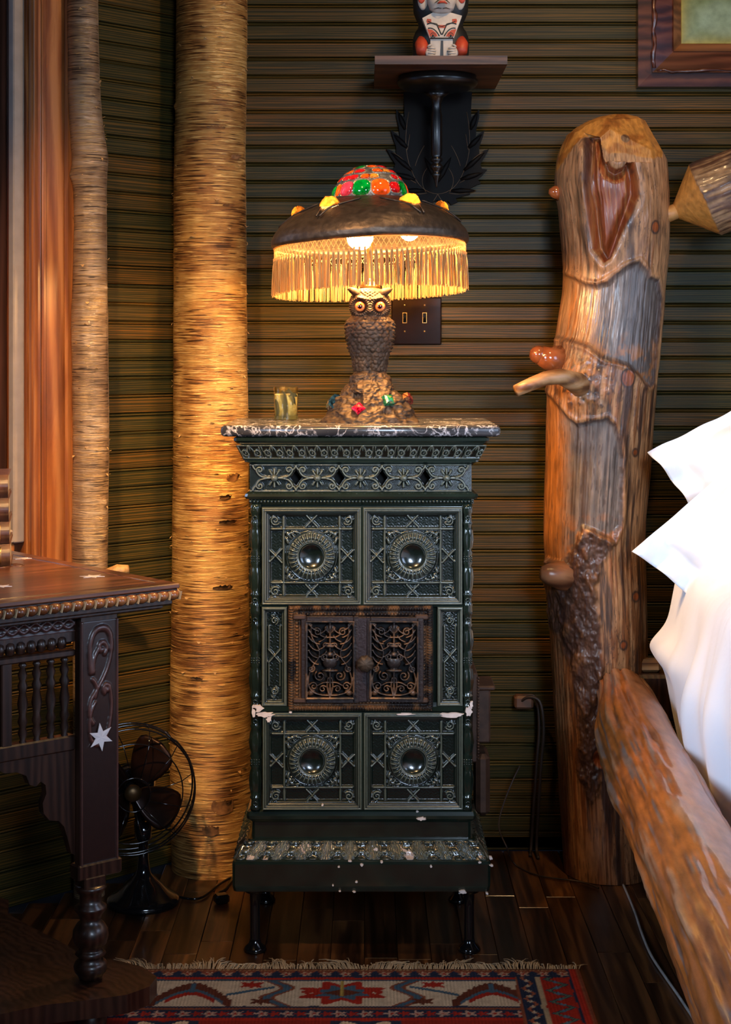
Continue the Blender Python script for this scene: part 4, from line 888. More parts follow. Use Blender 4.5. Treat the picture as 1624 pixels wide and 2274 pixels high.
sprig(m, -.2, .070, -.05, .008); sprig(m, .25, .075, .75, .040, 20); sprig(m, -.9, .05, -.8, .01, 14); sprig(m, .5, .065, .95, .062, 14)
part('fir_print', m, simple('dark_green_print', (.03, .035, .012), .6), cd, kind='stuff')
part('dark_band', MB().lathe([(.0282, .002), (.0286, .011)], (CG[0], CG[1], ZT), 36, cap=False), simple('olive_band', (.07, .065, .02), .3), cd)
# ------------------------------------------------------------------ switch plate
PX = (925-CX)/FPX*DW; PZ_ = zl(713, DW)
sw = thing('switch_plate', 'glossy dark brown double light switch plate on the board wall behind the owl', 'light switch', (PX, DW, PZ_))
M_swp = simple('brown_plate', (.014, .006, .003), .10, coat=.8, var=.3, nscale=40)
part('plate', MB().box((PX, DW-.0045, PZ_), (.134, .007, .127), None, .003), M_swp, sw)
for px in (899, 943):
    x = (px-CX)/FPX*DW; z = zl(706, DW); m = MB(); m.box((x, DW-.0085, z), (.0125, .002, .029), None, .0006); part('toggle_frame', m, M_brass, sw)
    m = MB(); m.box((x, DW-.0098, z), (.009, .001, .025)); part('toggle_slot', m, M_black, sw); m = MB(); m.box((x, DW-.0145, z-.004), (.0075, .010, .008), (.4, 0, 0), .001); part('toggle', m, M_black, sw)
    for py in (678, 736): part('screw', MB().lathe([(.0028, 0), (.0024, .0018), (.0005, .002)], (x, DW-.008, zl(py, DW)), 12, Matrix.Rotation(PI/2, 4, 'X')), M_brass, sw)
# ------------------------------------------------------------------ wall bracket with shelf board
ZSB = 2.036; BX = (980-CX)/FPX*4.02
br = thing('wall_bracket', 'ebonised leaf-carved wall bracket carrying a walnut board above the lamp', 'shelf', (BX, DW, 1.75))
part('shelf_board', MB().prism([(-.162+BX, ZSB), (.162+BX, ZSB), (.162+BX, ZSB+.021), (-.162+BX, ZSB+.021)], 4.02, DW-.002), M_shelf, br, label='square walnut shelf board')
dx = (972-CX)/FPX*4.2; part('round_plate', MB().lathe([(.03, 2.000), (.085, 2.004), (.098, 2.010), (.103, 2.018), (.103, 2.024), (.099, 2.028), (.100, 2.0355)], (dx, 4.20, 0), 48), M_ebony, br)
cxx = (969-CX)/FPX*4.27; c = [(.0, 1.756), (.003, 1.762), (.006, 1.775), (.010, 1.786), (.013, 1.790), (.009, 1.795), (.009, 1.800), (.015, 1.806), (.017, 1.811), (.013, 1.817), (.009, 1.822), (.015, 1.826), (.015, 1.832), (.011, 1.836), (.0145, 1.842), (.0145, 1.945), (.012, 1.952), (.011, 1.975), (.018, 1.99), (.034, 2.001)]
part('turned_pendant', MB().lathe([(max(r, .0005)*1.02, z) for r, z in c], (cxx, 4.25, 0), 28), M_ebony, br)
# strut joining column and back plate
part('strut', MB().box((cxx, 4.325, 1.96), (.022, .13, .05)), M_ebony, br)
half = [(0, 445), (14, 452), (22, 447), (30, 456), (44, 450), (40, 442), (58, 436), (72, 432), (64, 424), (80, 415), (96, 408), (88, 400), (98, 392), (110, 378), (98, 376), (94, 366), (104, 350), (114, 332), (102, 336), (92, 344), (92, 328), (100, 306), (104, 290), (90, 300), (84, 306), (86, 286), (92, 262), (92, 244), (82, 256), (74, 262), (74, 240), (76, 206), (0, 206)]
m = MB(); cpx = 972; sc = DW/FPX
poly = [((cpx+a-CX)*sc, CAMZ-(b-HY)*sc) for a, b in half]+[((cpx-a-CX)*sc, CAMZ-(b-HY)*sc) for a, b in half[::-1][1:-1]]
def triprism(m, poly, y0, y1):          # concave outline: triangulated
    from mathutils.geometry import tessellate_polygon
    t = tessellate_polygon([[Vector((x, z, 0)) for x, z in poly]]); n = len(poly)
    V = [(x, y0, z) for x, z in poly]+[(x, y1, z) for x, z in poly]; F = [list(q) for q in t]+[[n+i for i in q][::-1] for q in t]
    for i in range(n): j = (i+1) % n; F.append([i, n+i, n+j, j])
    m.add(V, F)
triprism(m, poly, DW-.016, DW-.001); part('leaf_backplate', m, M_leaf, br)
gl = MB(); g0 = simple('gilt_line', (.12, .06, .02), .5)
def wl_line(pts, r=.0008): gl.tube([((cpx+a-CX)*sc, DW-.0163, CAMZ-(b-HY)*sc) for a, b in pts], r, 4)
for s in (-1, 1):
    wl_line([(s*a, b) for a, b in bez((64, 250), (80, 330), (58, 380), 8)+bez((58, 380), (40, 430), (0, 432), 8)])
    for a0, b0, a1, b1, a2, b2 in ((100, 340, 78, 350, 62, 375), (96, 385, 70, 395, 48, 408), (84, 425, 50, 436, 24, 430), (30, 325, 45, 350, 50, 370), (24, 375, 44, 400, 26, 428), (0, 432, 4, 440, 10, 448), (62, 300, 66, 330, 68, 335)): wl_line([(s*a, b) for a, b in bez((a0, b0), (a1, b1), (a2, b2), 7)])
part('gilt_veins', gl, g0, br)
m = MB()
for s in (-1, 1):          # raised leaf lobes on the plate
    for a0, b0, a1, b1 in ((58, 380, 104, 340), (50, 400, 100, 385), (30, 425, 85, 425), (68, 330, 98, 300), (72, 290, 88, 250), (0, 405, 30, 350)):
        p0 = Vector(((cpx+s*a0-CX)*sc, DW-.015, CAMZ-(b0-HY)*sc)); p1 = Vector(((cpx+s*a1-CX)*sc, DW-.015, CAMZ-(b1-HY)*sc)); m.tube([p0, p0.lerp(p1, .35), p0.lerp(p1, .7), p1], [.004, .008, .006, .001], 8)
part('leaf_lobe', m, M_leaf, br, kind='stuff')
# ------------------------------------------------------------------ carved figure on the shelf
TX, TY, TZ = (979-CX)/FPX*4.12, 4.12, ZSB+.021
fg = thing('carved_figure', 'painted black, white and red carved wooden figure on the wall shelf', 'figurine', (TX, TY, TZ))
PB = simple('black_paint', (.010, .010, .009), .45, var=.5, bmp=.2); PWH = simple('chalk_white_paint', (.50, .43, .36), .55, var=.2, bmp=.2); PR = simple('vermilion_paint', (.42, .045, .015), .5, var=.3, bmp=.2)
def surf(prof, nth=64, nz=60, ell=(1, 1), fn=None, c=(0, 0, 0)):
    z = np.linspace(prof[0][1], prof[-1][1], nz); r = np.interp(z, [p[1] for p in prof], [p[0] for p in prof]); th = np.linspace(0, 2*PI, nth, endpoint=False); TH, Z = np.meshgrid(th, z); R_ = r[:, None]*np.ones_like(TH)
    ce, se = np.sign(np.cos(TH))*np.abs(np.cos(TH))**.75, np.sign(np.sin(TH))*np.abs(np.sin(TH))**.75; X = R_*ce*ell[0]; Y = R_*se*ell[1]
    if fn is not None: Y = Y-fn(X, Z, TH)
    return np.stack([X+c[0], Y+c[1], Z+c[2]], -1)
body_ = [(.001, 0), (.069, .0005), (.0705, .03), (.0695, .06), (.064, .075), (.057, .085), (.055, .095), (.062, .11), (.068, .125), (.070, .16), (.066, .20), (.055, .235), (.035, .255), (.001, .262)]
part('body', grid('body', surf(body_, ell=(1, .75), c=(TX, TY, TZ)), True), PB, fg)
m = MB(); m.prism([(TX-.029, TZ), (TX+.027, TZ), (TX+.027, TZ+.052), (TX-.028, TZ+.052)], TY-.060, TY-.03); part('skirt', m, PWH, fg)
part('skirt_stripe', MB().prism([(TX-.004, TZ+.002), (TX+.004, TZ+.002), (TX+.0035, TZ+.044), (TX-.002, TZ+.044)], TY-.062, TY-.05), PB, fg)
M_ = Matrix.Translation((TX, TY-.060, TZ+.048)) @ Matrix.Rotation(-.10, 4, 'X')
bib = part('breastplate', MB().prism([(-.029, 0), (.029, 0), (.050, .058), (.022, .066), (-.022, .066), (-.048, .052)], -.004, .016, M_), PWH, fg)
m = MB(); m2 = MB()
for s in (-1, 1):
    m.tube([M_ @ Vector((s*x, -.0045, z)) for x, z in bez((.001, .010), (.010, .03), (.012, .036), 5)+bez((.012, .036), (.028, .042), (.036, .036), 6)], .0016, 5)
    m.tube([M_ @ Vector((s*x, -.0045, z)) for x, z in bez((.006, .006), (.018, .030), (.034, .026), 6)], .0014, 5)
    m.tube([M_ @ Vector((s*x, -.0045, z)) for x, z in bez((.0, .030), (.018, .036), (.034, .044), 6)], .0014, 5)
    m.sphere(M_ @ Vector((s*.022, -.0045, .007)), .0036, 8, 6, (1, .5, 1)); m.torus(M_ @ Vector((s*.022, -.0045, .008)), .0062, .0010, 14, 5, Matrix.Rotation(PI/2, 4, 'X'))
    m2.prism([(s*.010, .005), (s*.030, .006), (s*.036, .024), (s*.024, .022), (s*.014, .014)], -.0052, -.003, M_); m2.prism([(s*.026, .040), (s*.034, .036), (s*.038, .044), (s*.036, .050), (s*.026, .049)], -.0052, -.003, M_)
m.tube([M_ @ Vector((x, -.0045, .001)) for x in (-.029, 0, .029)], .0015, 5); m2.prism([(-.009, .027), (.008, .027), (.012, .034), (-.011, .034)], -.0052, -.003, M_)
part('black_pattern', m, PB, fg); part('red_pattern', m2, PR, fg)
for s in (-1, 1):      # forearms with red cuffs and hands of four fingers and a thumb
    part('sleeve', MB().tube([(TX+s*.048, TY-.030, TZ+.056), (TX+s*.050, TY-.046, TZ+.038), (TX+s*.047, TY-.056, TZ+.020), (TX+s*.038, TY-.058, TZ+.017)], [.010, .0165, .0175, .014], 12), PR, fg)
    h = MB(); h.sphere((TX+s*.031, TY-.062, TZ+.015), .012, 12, 8, (.9, .6, 1))
    for k in range(4): zz = TZ+.0245-.0062*k; h.tube([(TX+s*.034, TY-.066, zz), (TX+s*.024, TY-.0695, zz+.0003), (TX+s*(.016-.0015*(k == 1)), TY-.067, zz-.001)], [.0030, .0029, .0022], 8)
    h.tube([(TX+s*.035, TY-.064, TZ+.028), (TX+s*.030, TY-.066, TZ+.032), (TX+s*.025, TY-.066, TZ+.033)], [.003, .0029, .002], 8); part('hand', h, PWH, fg)
hz = TZ+.150
def facef(X, Z, TH):
    f = np.exp(-((TH+PI/2)/.9)**2) if False else (np.sin(TH) < 0)*1.0
    return f*(.010*np.exp(-(X/.006)**2-((Z-.002)/.014)**2)+.004*np.exp(-(X/.02)**2-((Z+.018)/.006)**2)-.003*np.exp(-((np.abs(X)-.016)/.009)**2-((Z-.014)/.006)**2))
hp = [(.002, -.040), (.018, -.037), (.028, -.028), (.033, -.012), (.035, .010), (.033, .030), (.022, .045), (.002, .050)]
head = part('head', grid('head', surf(hp, 80, 80, (1.05, .9), facef, (TX, TY-.052, hz)), True), PWH, fg, label='chalk white painted face with down-turned red mouth')
m = MB(); m.tube([(TX-.012, TY-.0875, hz-.0205), (TX-.005, TY-.0905, hz-.0165), (TX+.005, TY-.0905, hz-.0165), (TX+.012, TY-.0875, hz-.0205)], [.001, .0032, .0032, .001], 8); part('mouth', m, PR, head)
m = MB()
for s in (-1, 1):
    m.tube([(TX+s*.003, TY-.091, hz-.010), (TX+s*.010, TY-.0885, hz-.012), (TX+s*.019, TY-.0815, hz-.018)], [.0010, .0013, .0005], 6); m.tube([(TX+s*.002, TY-.0835, hz-.031), (TX+s*.010, TY-.080, hz-.029), (TX+s*.020, TY-.073, hz-.031)], [.0009, .0011, .0004], 6); m.sphere((TX+s*.0155, TY-.080, hz+.012), .0042, 10, 8, (1.4, .5, .7)); m.tube([(TX+s*.006, TY-.0855, hz+.022), (TX+s*.016, TY-.083, hz+.027), (TX+s*.027, TY-.074, hz+.020)], [.0015, .0024, .001], 6)
part('face_paint', m, PB, head)
for s in (-1, 1):
    m = MB(); m.sphere((TX+s*.046, TY-.045, hz+.002), .022, 14, 10, (.62, .45, 1.35)); part('ear_flap', m, PWH, fg); m = MB(); m.sphere((TX+s*.050, TY-.054, hz+.008), .014, 14, 10, (.75, .35, 1.5)); part('ear_lining', m, PR, fg)
# ------------------------------------------------------------------ framed picture
fx0, fz0 = (1413-CX)/FPX*DW, zl(197, DW)
pic = thing('framed_picture', 'green and yellow picture in a deep red-brown wooden frame, upper right wall', 'picture', (fx0+.35, DW, fz0+.3))
M_fr1 = wood('mahogany_frame', (.030, .008, .004), (.075, .020, .010), (.13, .04, .018), 0, .28, 1.2, 8, .4)
M_fr2 = wood('red_brown_moulding', (.10, .03, .012), (.17, .055, .02), (.26, .09, .03), 0, .28, 1.2, 8, .4)
FWd, FHt = .72, .60
def frame_ring(i0, i1, y0, y1):
    m = MB(); a = [(fx0+i0, fz0+i0), (fx0+FWd-i0, fz0+i0), (fx0+FWd-i0, fz0+FHt-i0), (fx0+i0, fz0+FHt-i0)]; b = [(fx0+i1, fz0+i1), (fx0+FWd-i1, fz0+i1), (fx0+FWd-i1, fz0+FHt-i1), (fx0+i1, fz0+FHt-i1)]
    for k in range(4):
        q = (k+1) % 4; m.add([(a[k][0], DW-.001, a[k][1]), (a[q][0], DW-.001, a[q][1]), (b[q][0], DW-.001, b[q][1]), (b[k][0], DW-.001, b[k][1]), (a[k][0], DW-y0, a[k][1]), (a[q][0], DW-y0, a[q][1]), (b[q][0], DW-y1, b[q][1]), (b[k][0], DW-y1, b[k][1])],
            [[0, 1, 2, 3][::-1], [4, 5, 6, 7], [0, 4, 5, 1][::-1], [2, 6, 7, 3][::-1], [1, 5, 6, 2][::-1], [0, 3, 7, 4]])
    return m
part('outer_moulding', frame_ring(0, .034, .035, .045), M_fr1, pic); part('inner_moulding', frame_ring(.034, .092, .060, .040), M_fr1, pic); part('inner_lip', frame_ring(.092, .117, .045, .018), M_fr2, pic)
m = MB(); rr = random.Random(9)
pts = [Vector((fx0+.038+rr.uniform(-.003, .003), DW-.058+rr.uniform(-.003, .003), fz0+.045+i*.02)) for i in range(28)]; m.tube(pts, [rr.uniform(.004, .0085) for _ in pts], 7)
pts = [Vector((fx0+.045+i*.02, DW-.058+rr.uniform(-.003, .003), fz0+.038+rr.uniform(-.003, .003))) for i in range(32)]; m.tube(pts, [rr.uniform(.003, .0075) for _ in pts], 7); part('gnarled_bead', m, M_fr1, pic)
nx_, nz_ = 160, 130; X, Z = np.meshgrid(np.linspace(0, FWd-.234, nx_), np.linspace(0, FHt-.234, nz_)); n = fbm(X, Z, 0*X, (7, 7, 1), 4, 4)[..., None]; base = np.array([.16, .22, .11])+n*np.array([.06, .10, .10]); edge = np.exp(-np.minimum(X, Z)/.016)[..., None]; c_ = base*(1-edge)+np.array([.35, .28, .05])*edge
c_ = c_+(sstep(.02, -.01, polysdf(X, Z, [(.05, .045), (.05, .085), (.10, .105), (.14, .10), (.15, .03), (.11, .03)])+.02*n[..., 0]))[..., None]*np.array([.08, .10, .09]); P = np.stack([X+fx0+.117, 0*X+DW-.014, Z+fz0+.117], -1)
part('picture', grid('picture', P, col=np.clip(c_, 0, 1), thick=(0, .008, 0)), vcol('picture_print', .25, .3, 0), pic)
# ------------------------------------------------------------------ log bed
DP = 4.22; bed = thing('log_bed', 'rustic log bed with a burled corner post, round side rail and branch headboard', 'bed', (1.35, 3.0, 0))
PL = np.array([(256, 1352, 1396), (262, 1325, 1418), (272, 1300, 1436), (285, 1278, 1452), (300, 1261, 1463), (320, 1249, 1471), (340, 1240, 1477), (370, 1235, 1481), (400, 1232, 1483), (430, 1233, 1485), (460, 1240, 1486), (500, 1243, 1487), (550, 1248, 1486), (600, 1251, 1482), (650, 1249, 1477), (700, 1241, 1474), (740, 1235, 1469), (780, 1228, 1466), (830, 1220, 1461), (870, 1216, 1457), (930, 1214, 1452), (1000, 1212, 1447), (1076, 1210, 1441), (1150, 1208, 1434), (1200, 1208, 1432), (1260, 1212, 1433), (1300, 1215, 1435), (1400, 1222, 1437), (1500, 1228, 1438), (1600, 1233, 1440), (1700, 1240, 1442), (1800, 1246, 1444), (1900, 1252, 1446), (1935, 1254, 1448)], float)
nz_, nt_ = 1000, 440; py = np.concatenate([np.linspace(1935, 300, nz_-40), 256+44*(1-np.linspace(0, 1, 41)[1:])**2]); lft = np.interp(py, PL[:, 0], PL[:, 1]); rgt = np.interp(py, PL[:, 0], PL[:, 2])
zP = CAMZ-(py-HY)/FPX*DP; cP = ((lft+rgt)/2-CX)/FPX*DP; rP = (rgt-lft)/2/FPX*DP
k = np.ones(15)/15; sm_ = lambda a: np.concatenate([np.convolve(np.pad(a[:nz_-40], 7, 'edge'), k, 'valid'), a[nz_-40:]]); cP = sm_(cP); rP = sm_(rP)
th = np.linspace(0, 2*PI, nt_, endpoint=False)+PI/2; TH, Z = np.meshgrid(th, zP); Rr = rP[:, None]*np.ones_like(TH); Cc = cP[:, None]*np.ones_like(TH)
ct, st = np.cos(TH), np.sin(TH)
Xp = Cc+Rr*ct; PXf = CX+Xp*FPX/DP; PYf = HY+(CAMZ-Z)*FPX/DP         # where each point lies across the post's face
front = sstep(.15, -.15, st)
nlow = fbm(ct, st, Z*3, (1.6, 1.6, 1.6), 2, 4); gr = fbm(ct*1, st*1, Z, (26, 26, 5), 8, 4); fine = fbm(ct, st, Z, (60, 60, 14), 4, 3); bark = fbm(ct, st, Z*6, (7, 7, 5), 12, 5); wig = fbm(ct, st, Z*8, (5, 5, 5), 77, 4)*9
def msk(poly, s=4): return sstep(s, -s, polysdf(PXf+wig*.6, PYf+wig*.6, poly))*front
cap = msk([(1180, 470), (1218, 430), (1234, 385), (1281, 314), (1322, 315), (1319, 330), (1339, 349), (1372, 344), (1435, 365), (1458, 356), (1471, 320), (1500, 330), (1500, 200), (1180, 200)], 2)
capb = sstep(1.55, 1.6, 0*PXf)+(1-front)*sstep(350, 335, PYf); cap = np.maximum(cap, capb)
cavP = [(1284, 300), (1285, 411), (1293, 470), (1295, 504), (1303, 559), (1326, 590), (1339, 581), (1368, 514), (1384, 480), (1397, 445), (1397, 411), (1390, 372), (1374, 371), (1365, 385), (1350, 390), (1339, 385), (1326, 359), (1319, 317), (1316, 312), (1300, 306)]
dcav = polysdf(PXf, PYf, cavP); cav = sstep(2, -2, dcav)*front
g1P = [(1235, 600), (1265, 618), (1290, 634), (1313, 638), (1332, 630), (1368, 601), (1403, 586), (1423, 607), (1429, 620), (1452, 624), (1460, 665), (1455, 746), (1442, 849), (1430, 858), (1416, 852), (1400, 833), (1374, 811), (1326, 798), (1294, 772), (1225, 746), (1220, 680)]
g2P = [(1190, 850), (1225, 880), (1255, 924), (1271, 937), (1300, 930), (1332, 924), (1350, 940), (1358, 960), (1368, 1011), (1365, 1157), (1348, 1189), (1310, 1172), (1280, 1160), (1270, 1200), (1255, 1240), (1180, 1240)]
d1 = polysdf(PXf+wig*.4, PYf+wig*.4, g1P); d2 = polysdf(PXf+wig*.5, PYf+wig*.5, g2P); g1 = sstep(1.5, -1.5, d1)*front; g2 = sstep(1.5, -1.5, d2)*front
brkP = [(1150, 1260), (1245, 1230), (1275, 1180), (1300, 1165), (1345, 1190), (1325, 1240), (1310, 1290), (1320, 1400), (1330, 1500), (1335, 1600), (1320, 1720), (1300, 1770), (1272, 1700), (1276, 1560), (1262, 1480), (1230, 1400), (1150, 1380)]
brk = sstep(6, -8, polysdf(PXf+wig, PYf+wig, brkP))*front
darkbot = sstep(1500, 1900, PYf+wig*8)
# colours of the post
def C(*a): return np.array(a)
pale = C(.41, .205, .09); brown = C(.22, .080, .026); dk = C(.045, .022, .016); orange = C(.36, .13, .03); grey = C(.115, .092, .080); honey = C(.50, .195, .033); red = C(.24, .050, .010); purp = C(.055, .026, .020)
def mixc(a, b, t): return a*(1-t[..., None])+b*t[..., None]
col = mixc(pale+0*ct[..., None], brown, sstep(-.06, .18, gr+nlow*.6)); col = mixc(col, dk, sstep(.10, .34, fbm(ct, st, Z, (8, 8, 4.2), 31, 5)+.15*fine)*.9); col = mixc(col, brown*1.0, sstep(-.05, -.95, st)*0)
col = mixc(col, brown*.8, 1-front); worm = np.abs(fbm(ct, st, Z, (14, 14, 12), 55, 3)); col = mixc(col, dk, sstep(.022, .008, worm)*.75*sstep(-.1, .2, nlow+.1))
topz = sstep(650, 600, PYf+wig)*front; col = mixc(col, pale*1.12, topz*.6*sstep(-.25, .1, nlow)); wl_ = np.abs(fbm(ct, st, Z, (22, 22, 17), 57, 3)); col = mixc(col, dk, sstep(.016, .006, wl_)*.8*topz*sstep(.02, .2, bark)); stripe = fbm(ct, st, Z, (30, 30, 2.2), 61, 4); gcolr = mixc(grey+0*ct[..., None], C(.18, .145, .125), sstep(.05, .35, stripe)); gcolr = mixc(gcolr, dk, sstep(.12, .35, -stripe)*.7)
leftw = sstep(1325, 1262, PXf+wig*1.5); gA = mixc(gcolr, pale, leftw*.75); gA = mixc(gA, orange*1.15, sstep(-.1, .25, fbm(ct, st, Z, (8, 8, 5), 91, 4))*leftw*.8); gA = mixc(gA, orange, sstep(735, 790, PYf+wig*3)*.7*sstep(.0, .25, bark+.12)); col = mixc(col, gA, g1)
gB = mixc(gcolr*1.2, orange*.9, sstep(1262, 1222, PXf+wig)); gB = mixc(gB, orange, sstep(1125, 1180, PYf+wig*3)*.7*sstep(0, .3, bark+.15)); col = mixc(col, gB, g2)
col = mixc(col, purp+0*col, brk*.9); col = mixc(col, C(.16, .07, .03), brk*sstep(.12, .35, bark)*.9)
burl = np.exp(-(((PXf-1290)/75)**2+((PYf-850)/75)**2))*front; burl0 = sstep(.25, .75, burl)*(1-g1); col = mixc(col, orange*1.1, burl0*sstep(-.1, .25, bark)*.9*sstep(1335, 1280, PXf)); col = mixc(col, dk, burl0*sstep(.20, .34, np.abs(bark))*.9)
for (kx, ky, kr) in ((1436, 512, 9), (1375, 838, 14), (1396, 999, 5), (1399, 1313, 7), (1369, 1415, 6), (1322, 1660, 18)):
    dk_ = np.hypot((PXf-kx), (PYf-ky)*.8); col = mixc(col, C(.30, .07, .015), sstep(kr+1, kr-1, dk_)*front); col = mixc(col, dk, np.exp(-((dk_-kr-1.5)/2.2)**2)*front)
edge = np.maximum(np.exp(-((d1+2)/3.0)**2), np.exp(-((d2+2)/3.0)**2))*front; col = mixc(col, dk*1.5, edge*.7)
capcol = mixc(honey+0*col, honey*C(.62, .5, .45), sstep(-.1, .3, fbm(ct, st*1, Z, (3, 3, 34), 6, 3))); col = mixc(col, capcol, cap); rimd = np.exp(-((dcav)/3.5)**2)*front
rc = mixc(red+0*col, C(.34, .12, .03), sstep(-.05, .35, stripe)); rc = mixc(rc, dk, sstep(1298, 1286, PXf)*.9); col = mixc(col, rc, cav*(1-cap)); peg = np.hypot(PXf-1379, PYf-309); col = mixc(col, C(.12, .05, .02), sstep(11, 9, peg)*front)  # shade of the gap at the hollow's left is painted into the colour
lowd = sstep(1450, 1800, PYf)*.55; col = mixc(col, col*C(.55, .45, .45), lowd)  # colour darkens towards the foot of the post
crack = np.abs(fbm(ct, st, Z, (11, 11, 1.3), 71, 3)); col = mixc(col, dk*.6, sstep(.010, .002, crack)*.8*(1-cap)*sstep(-.1, .15, nlow)); speck = fbm(ct, st, Z, (34, 34, 22), 41, 3); col = mixc(col, dk, sstep(.22, .36, speck)*.6*(1-cap)*(1-cav))
# relief
dR = .004*nlow+.0015*gr+.0007*fine; dR = dR*(1-cap*.9); dR = dR-.006*sstep(2, -10, d1)*front-.006*sstep(2, -10, d2)*front+.003*np.exp(-((d1-5)/5)**2)*front+.003*np.exp(-((d2-5)/5)**2)*front
dR = dR+.0014*stripe*(g1+g2)+brk*(.010*bark+.004)+burl*.018+burl0*.006*bark+.005*front*np.exp(-((dcav-9)/9)**2)*(1-cap); dR = dR-.034*sstep(1, -7, dcav)*front*(1-.5*cap)+.022*sstep(-6, -30, dcav)*front*(1-cap)+.003*cav*stripe
dR = dR+.016*np.exp(-(((PXf-1292)/12)**2+((PYf-430)/60)**2))*front+.012*np.exp(-(((PXf-1345)/20)**2+((PYf-372)/18)**2))*front
dR = dR+.012*np.exp(-(((PXf-1410)/34)**2+((PYf-470)/70)**2))*front
dR = dR-.02*np.exp(-(((PXf-1322)/16)**2+((PYf-1660)/14)**2))*front-.004*sstep(1285, 1250, PXf)*sstep(.2, .6, np.abs(st))*0
R2 = Rr+dR*np.minimum(1, Rr/.05); P = np.stack([Cc+R2*ct, DP+R2*st*1.0, Z], -1)
# axe-cut facets on the cap
for (a, b_, c0, dd) in ((.25, -.75, .6, .132), (.62, -.55, .56, .140), (-.35, -.70, .62, .140), (.85, -.2, .48, .138), (.1, -.45, .9, .146), (.05, -.97, .25, .122)):
    nv = Vector((a, b_, c0)).normalized(); o0 = np.array([float(cP[nz_-60]), DP, CAMZ-(385-HY)/FPX*DP]); d_ = (P-o0) @ np.array(nv)-dd; d_ = np.clip(d_, 0, None)*(PYf < 372); P = P-d_[..., None]*np.array(nv)
P = np.concatenate([P, np.broadcast_to(P[-1].mean(0), (1, nt_, 3))]); col = np.concatenate([col, col[-1:]])
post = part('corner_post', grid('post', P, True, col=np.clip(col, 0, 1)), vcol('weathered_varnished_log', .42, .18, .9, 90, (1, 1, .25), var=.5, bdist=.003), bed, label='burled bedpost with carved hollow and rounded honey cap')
m = MB(); M_st = wood('stub_wood', (.09, .035, .013), (.26, .13, .05), (.40, .24, .12), 0, .4, 1, 8)
def pts3(L, d): return [W(x, y, d+k) for x, y, k in L]
m.tube(pts3([(1302, 862, -.10), (1275, 848, -.155), (1245, 836, -.19), (1212, 840, -.20), (1180, 853, -.21), (1146, 868, -.22)], DP), [.034, .026, .020, .0175, .0165, .0145], 14); part('branch_stub', m, M_st, post, label='horn-shaped pale branch stub')
M_kn = simple('glossy_red_knob', (.30, .075, .02), .15, coat=.8, var=.4, nscale=25)
m = MB(); m.tube(pts3([(1236, 800, -.06), (1215, 795, -.075), (1198, 788, -.08)], DP), [.040, .030, .024], 12); m.sphere(W(1196, 788, DP-.08), .0235, 16, 12); part('branch_knob', m, M_kn, post)
m = MB(); m.tube(pts3([(1262, 1278, -.07), (1235, 1277, -.10), (1214, 1274, -.11), (1202, 1272, -.112)], DP), [.045, .032, .026, .016], 12); part('branch_knob', m, wood('knob_wood', (.08, .03, .015), (.22, .09, .04), (.33, .16, .08), 0, .3, 1, 8), post)
m = MB(); m.tube(pts3([(1243, 428, -.02), (1228, 426, -.03), (1219, 425, -.03)], DP), [.022, .015, .006], 10); part('branch_knob', m, M_kn, post)
# side rail, running towards the camera
AX = lambda d: Vector((.424+.0514*d, d, .437))
n_, q_ = 420, 120; dd = np.linspace(4.085, 1.2, n_); a = np.linspace(0, 2*PI, q_, endpoint=False); AA, D = np.meshgrid(a, dd); t0 = np.clip((4.085-D)/.35, 0, 1)
RZ = .055*np.exp(-((4.085-D)/.22)**2); R_ = .092*(.62+.38*sstep(0, .9, t0))+.0035*fbm(np.cos(AA), np.sin(AA), D*2, (2, 2, 2), 5, 3); ca, sa = np.cos(AA), np.sin(AA); bk = fbm(ca, sa, D, (7, 7, 3.2), 14, 5); bk2 = fbm(ca, sa, D, (20, 20, 3.5), 15, 4)
side = sstep(.10, -.02, (ca*.55+sa*.83)-.80+.08*bk); side = np.where(ca > .45, sstep(.9, .6, sa), side)   # left flank keeps its gouged bark relief, the top is planed smooth
Rk = R_+side*(.011*bk+.004*bk2-.002); P = np.stack([.424+.0514*D+Rk*ca, D, .437+RZ+Rk*sa], -1)
oc = mixc(C(.46, .14, .025)+0*ca[..., None], C(.28, .09, .025), sstep(-.15, .25, bk2)); oc = mixc(oc, C(.40, .22, .12), sstep(.16, .34, bk)*.8); oc = mixc(oc, C(.20, .15, .13), sstep(.22, .38, fbm(ca, sa, D, (14, 14, 3), 19, 4))); oc = mixc(oc, dk, sstep(.30, .42, -bk)*.6); tc_ = mixc(C(.42, .20, .10)+0*oc, C(.34, .14, .06), sstep(-.1, .3, fbm(ca, sa, D, (5, 5, 1.2), 3, 3))); cl = mixc(tc_, oc, side)
P = np.concatenate([np.broadcast_to(np.array(AX(4.09)+Vector((0, 0, .055))), (1, q_, 3)), P, np.broadcast_to(np.array(AX(1.2)), (1, q_, 3))]); cl = np.concatenate([cl[:1], cl, cl[-1:]])
part('side_rail', grid('rail', P, True, col=np.clip(cl, 0, 1)), vcol('varnished_rail', .34, .3, .7, 60, (1, .3, 1), var=.4), bed, label='orange varnished log side rail with gouged flank')
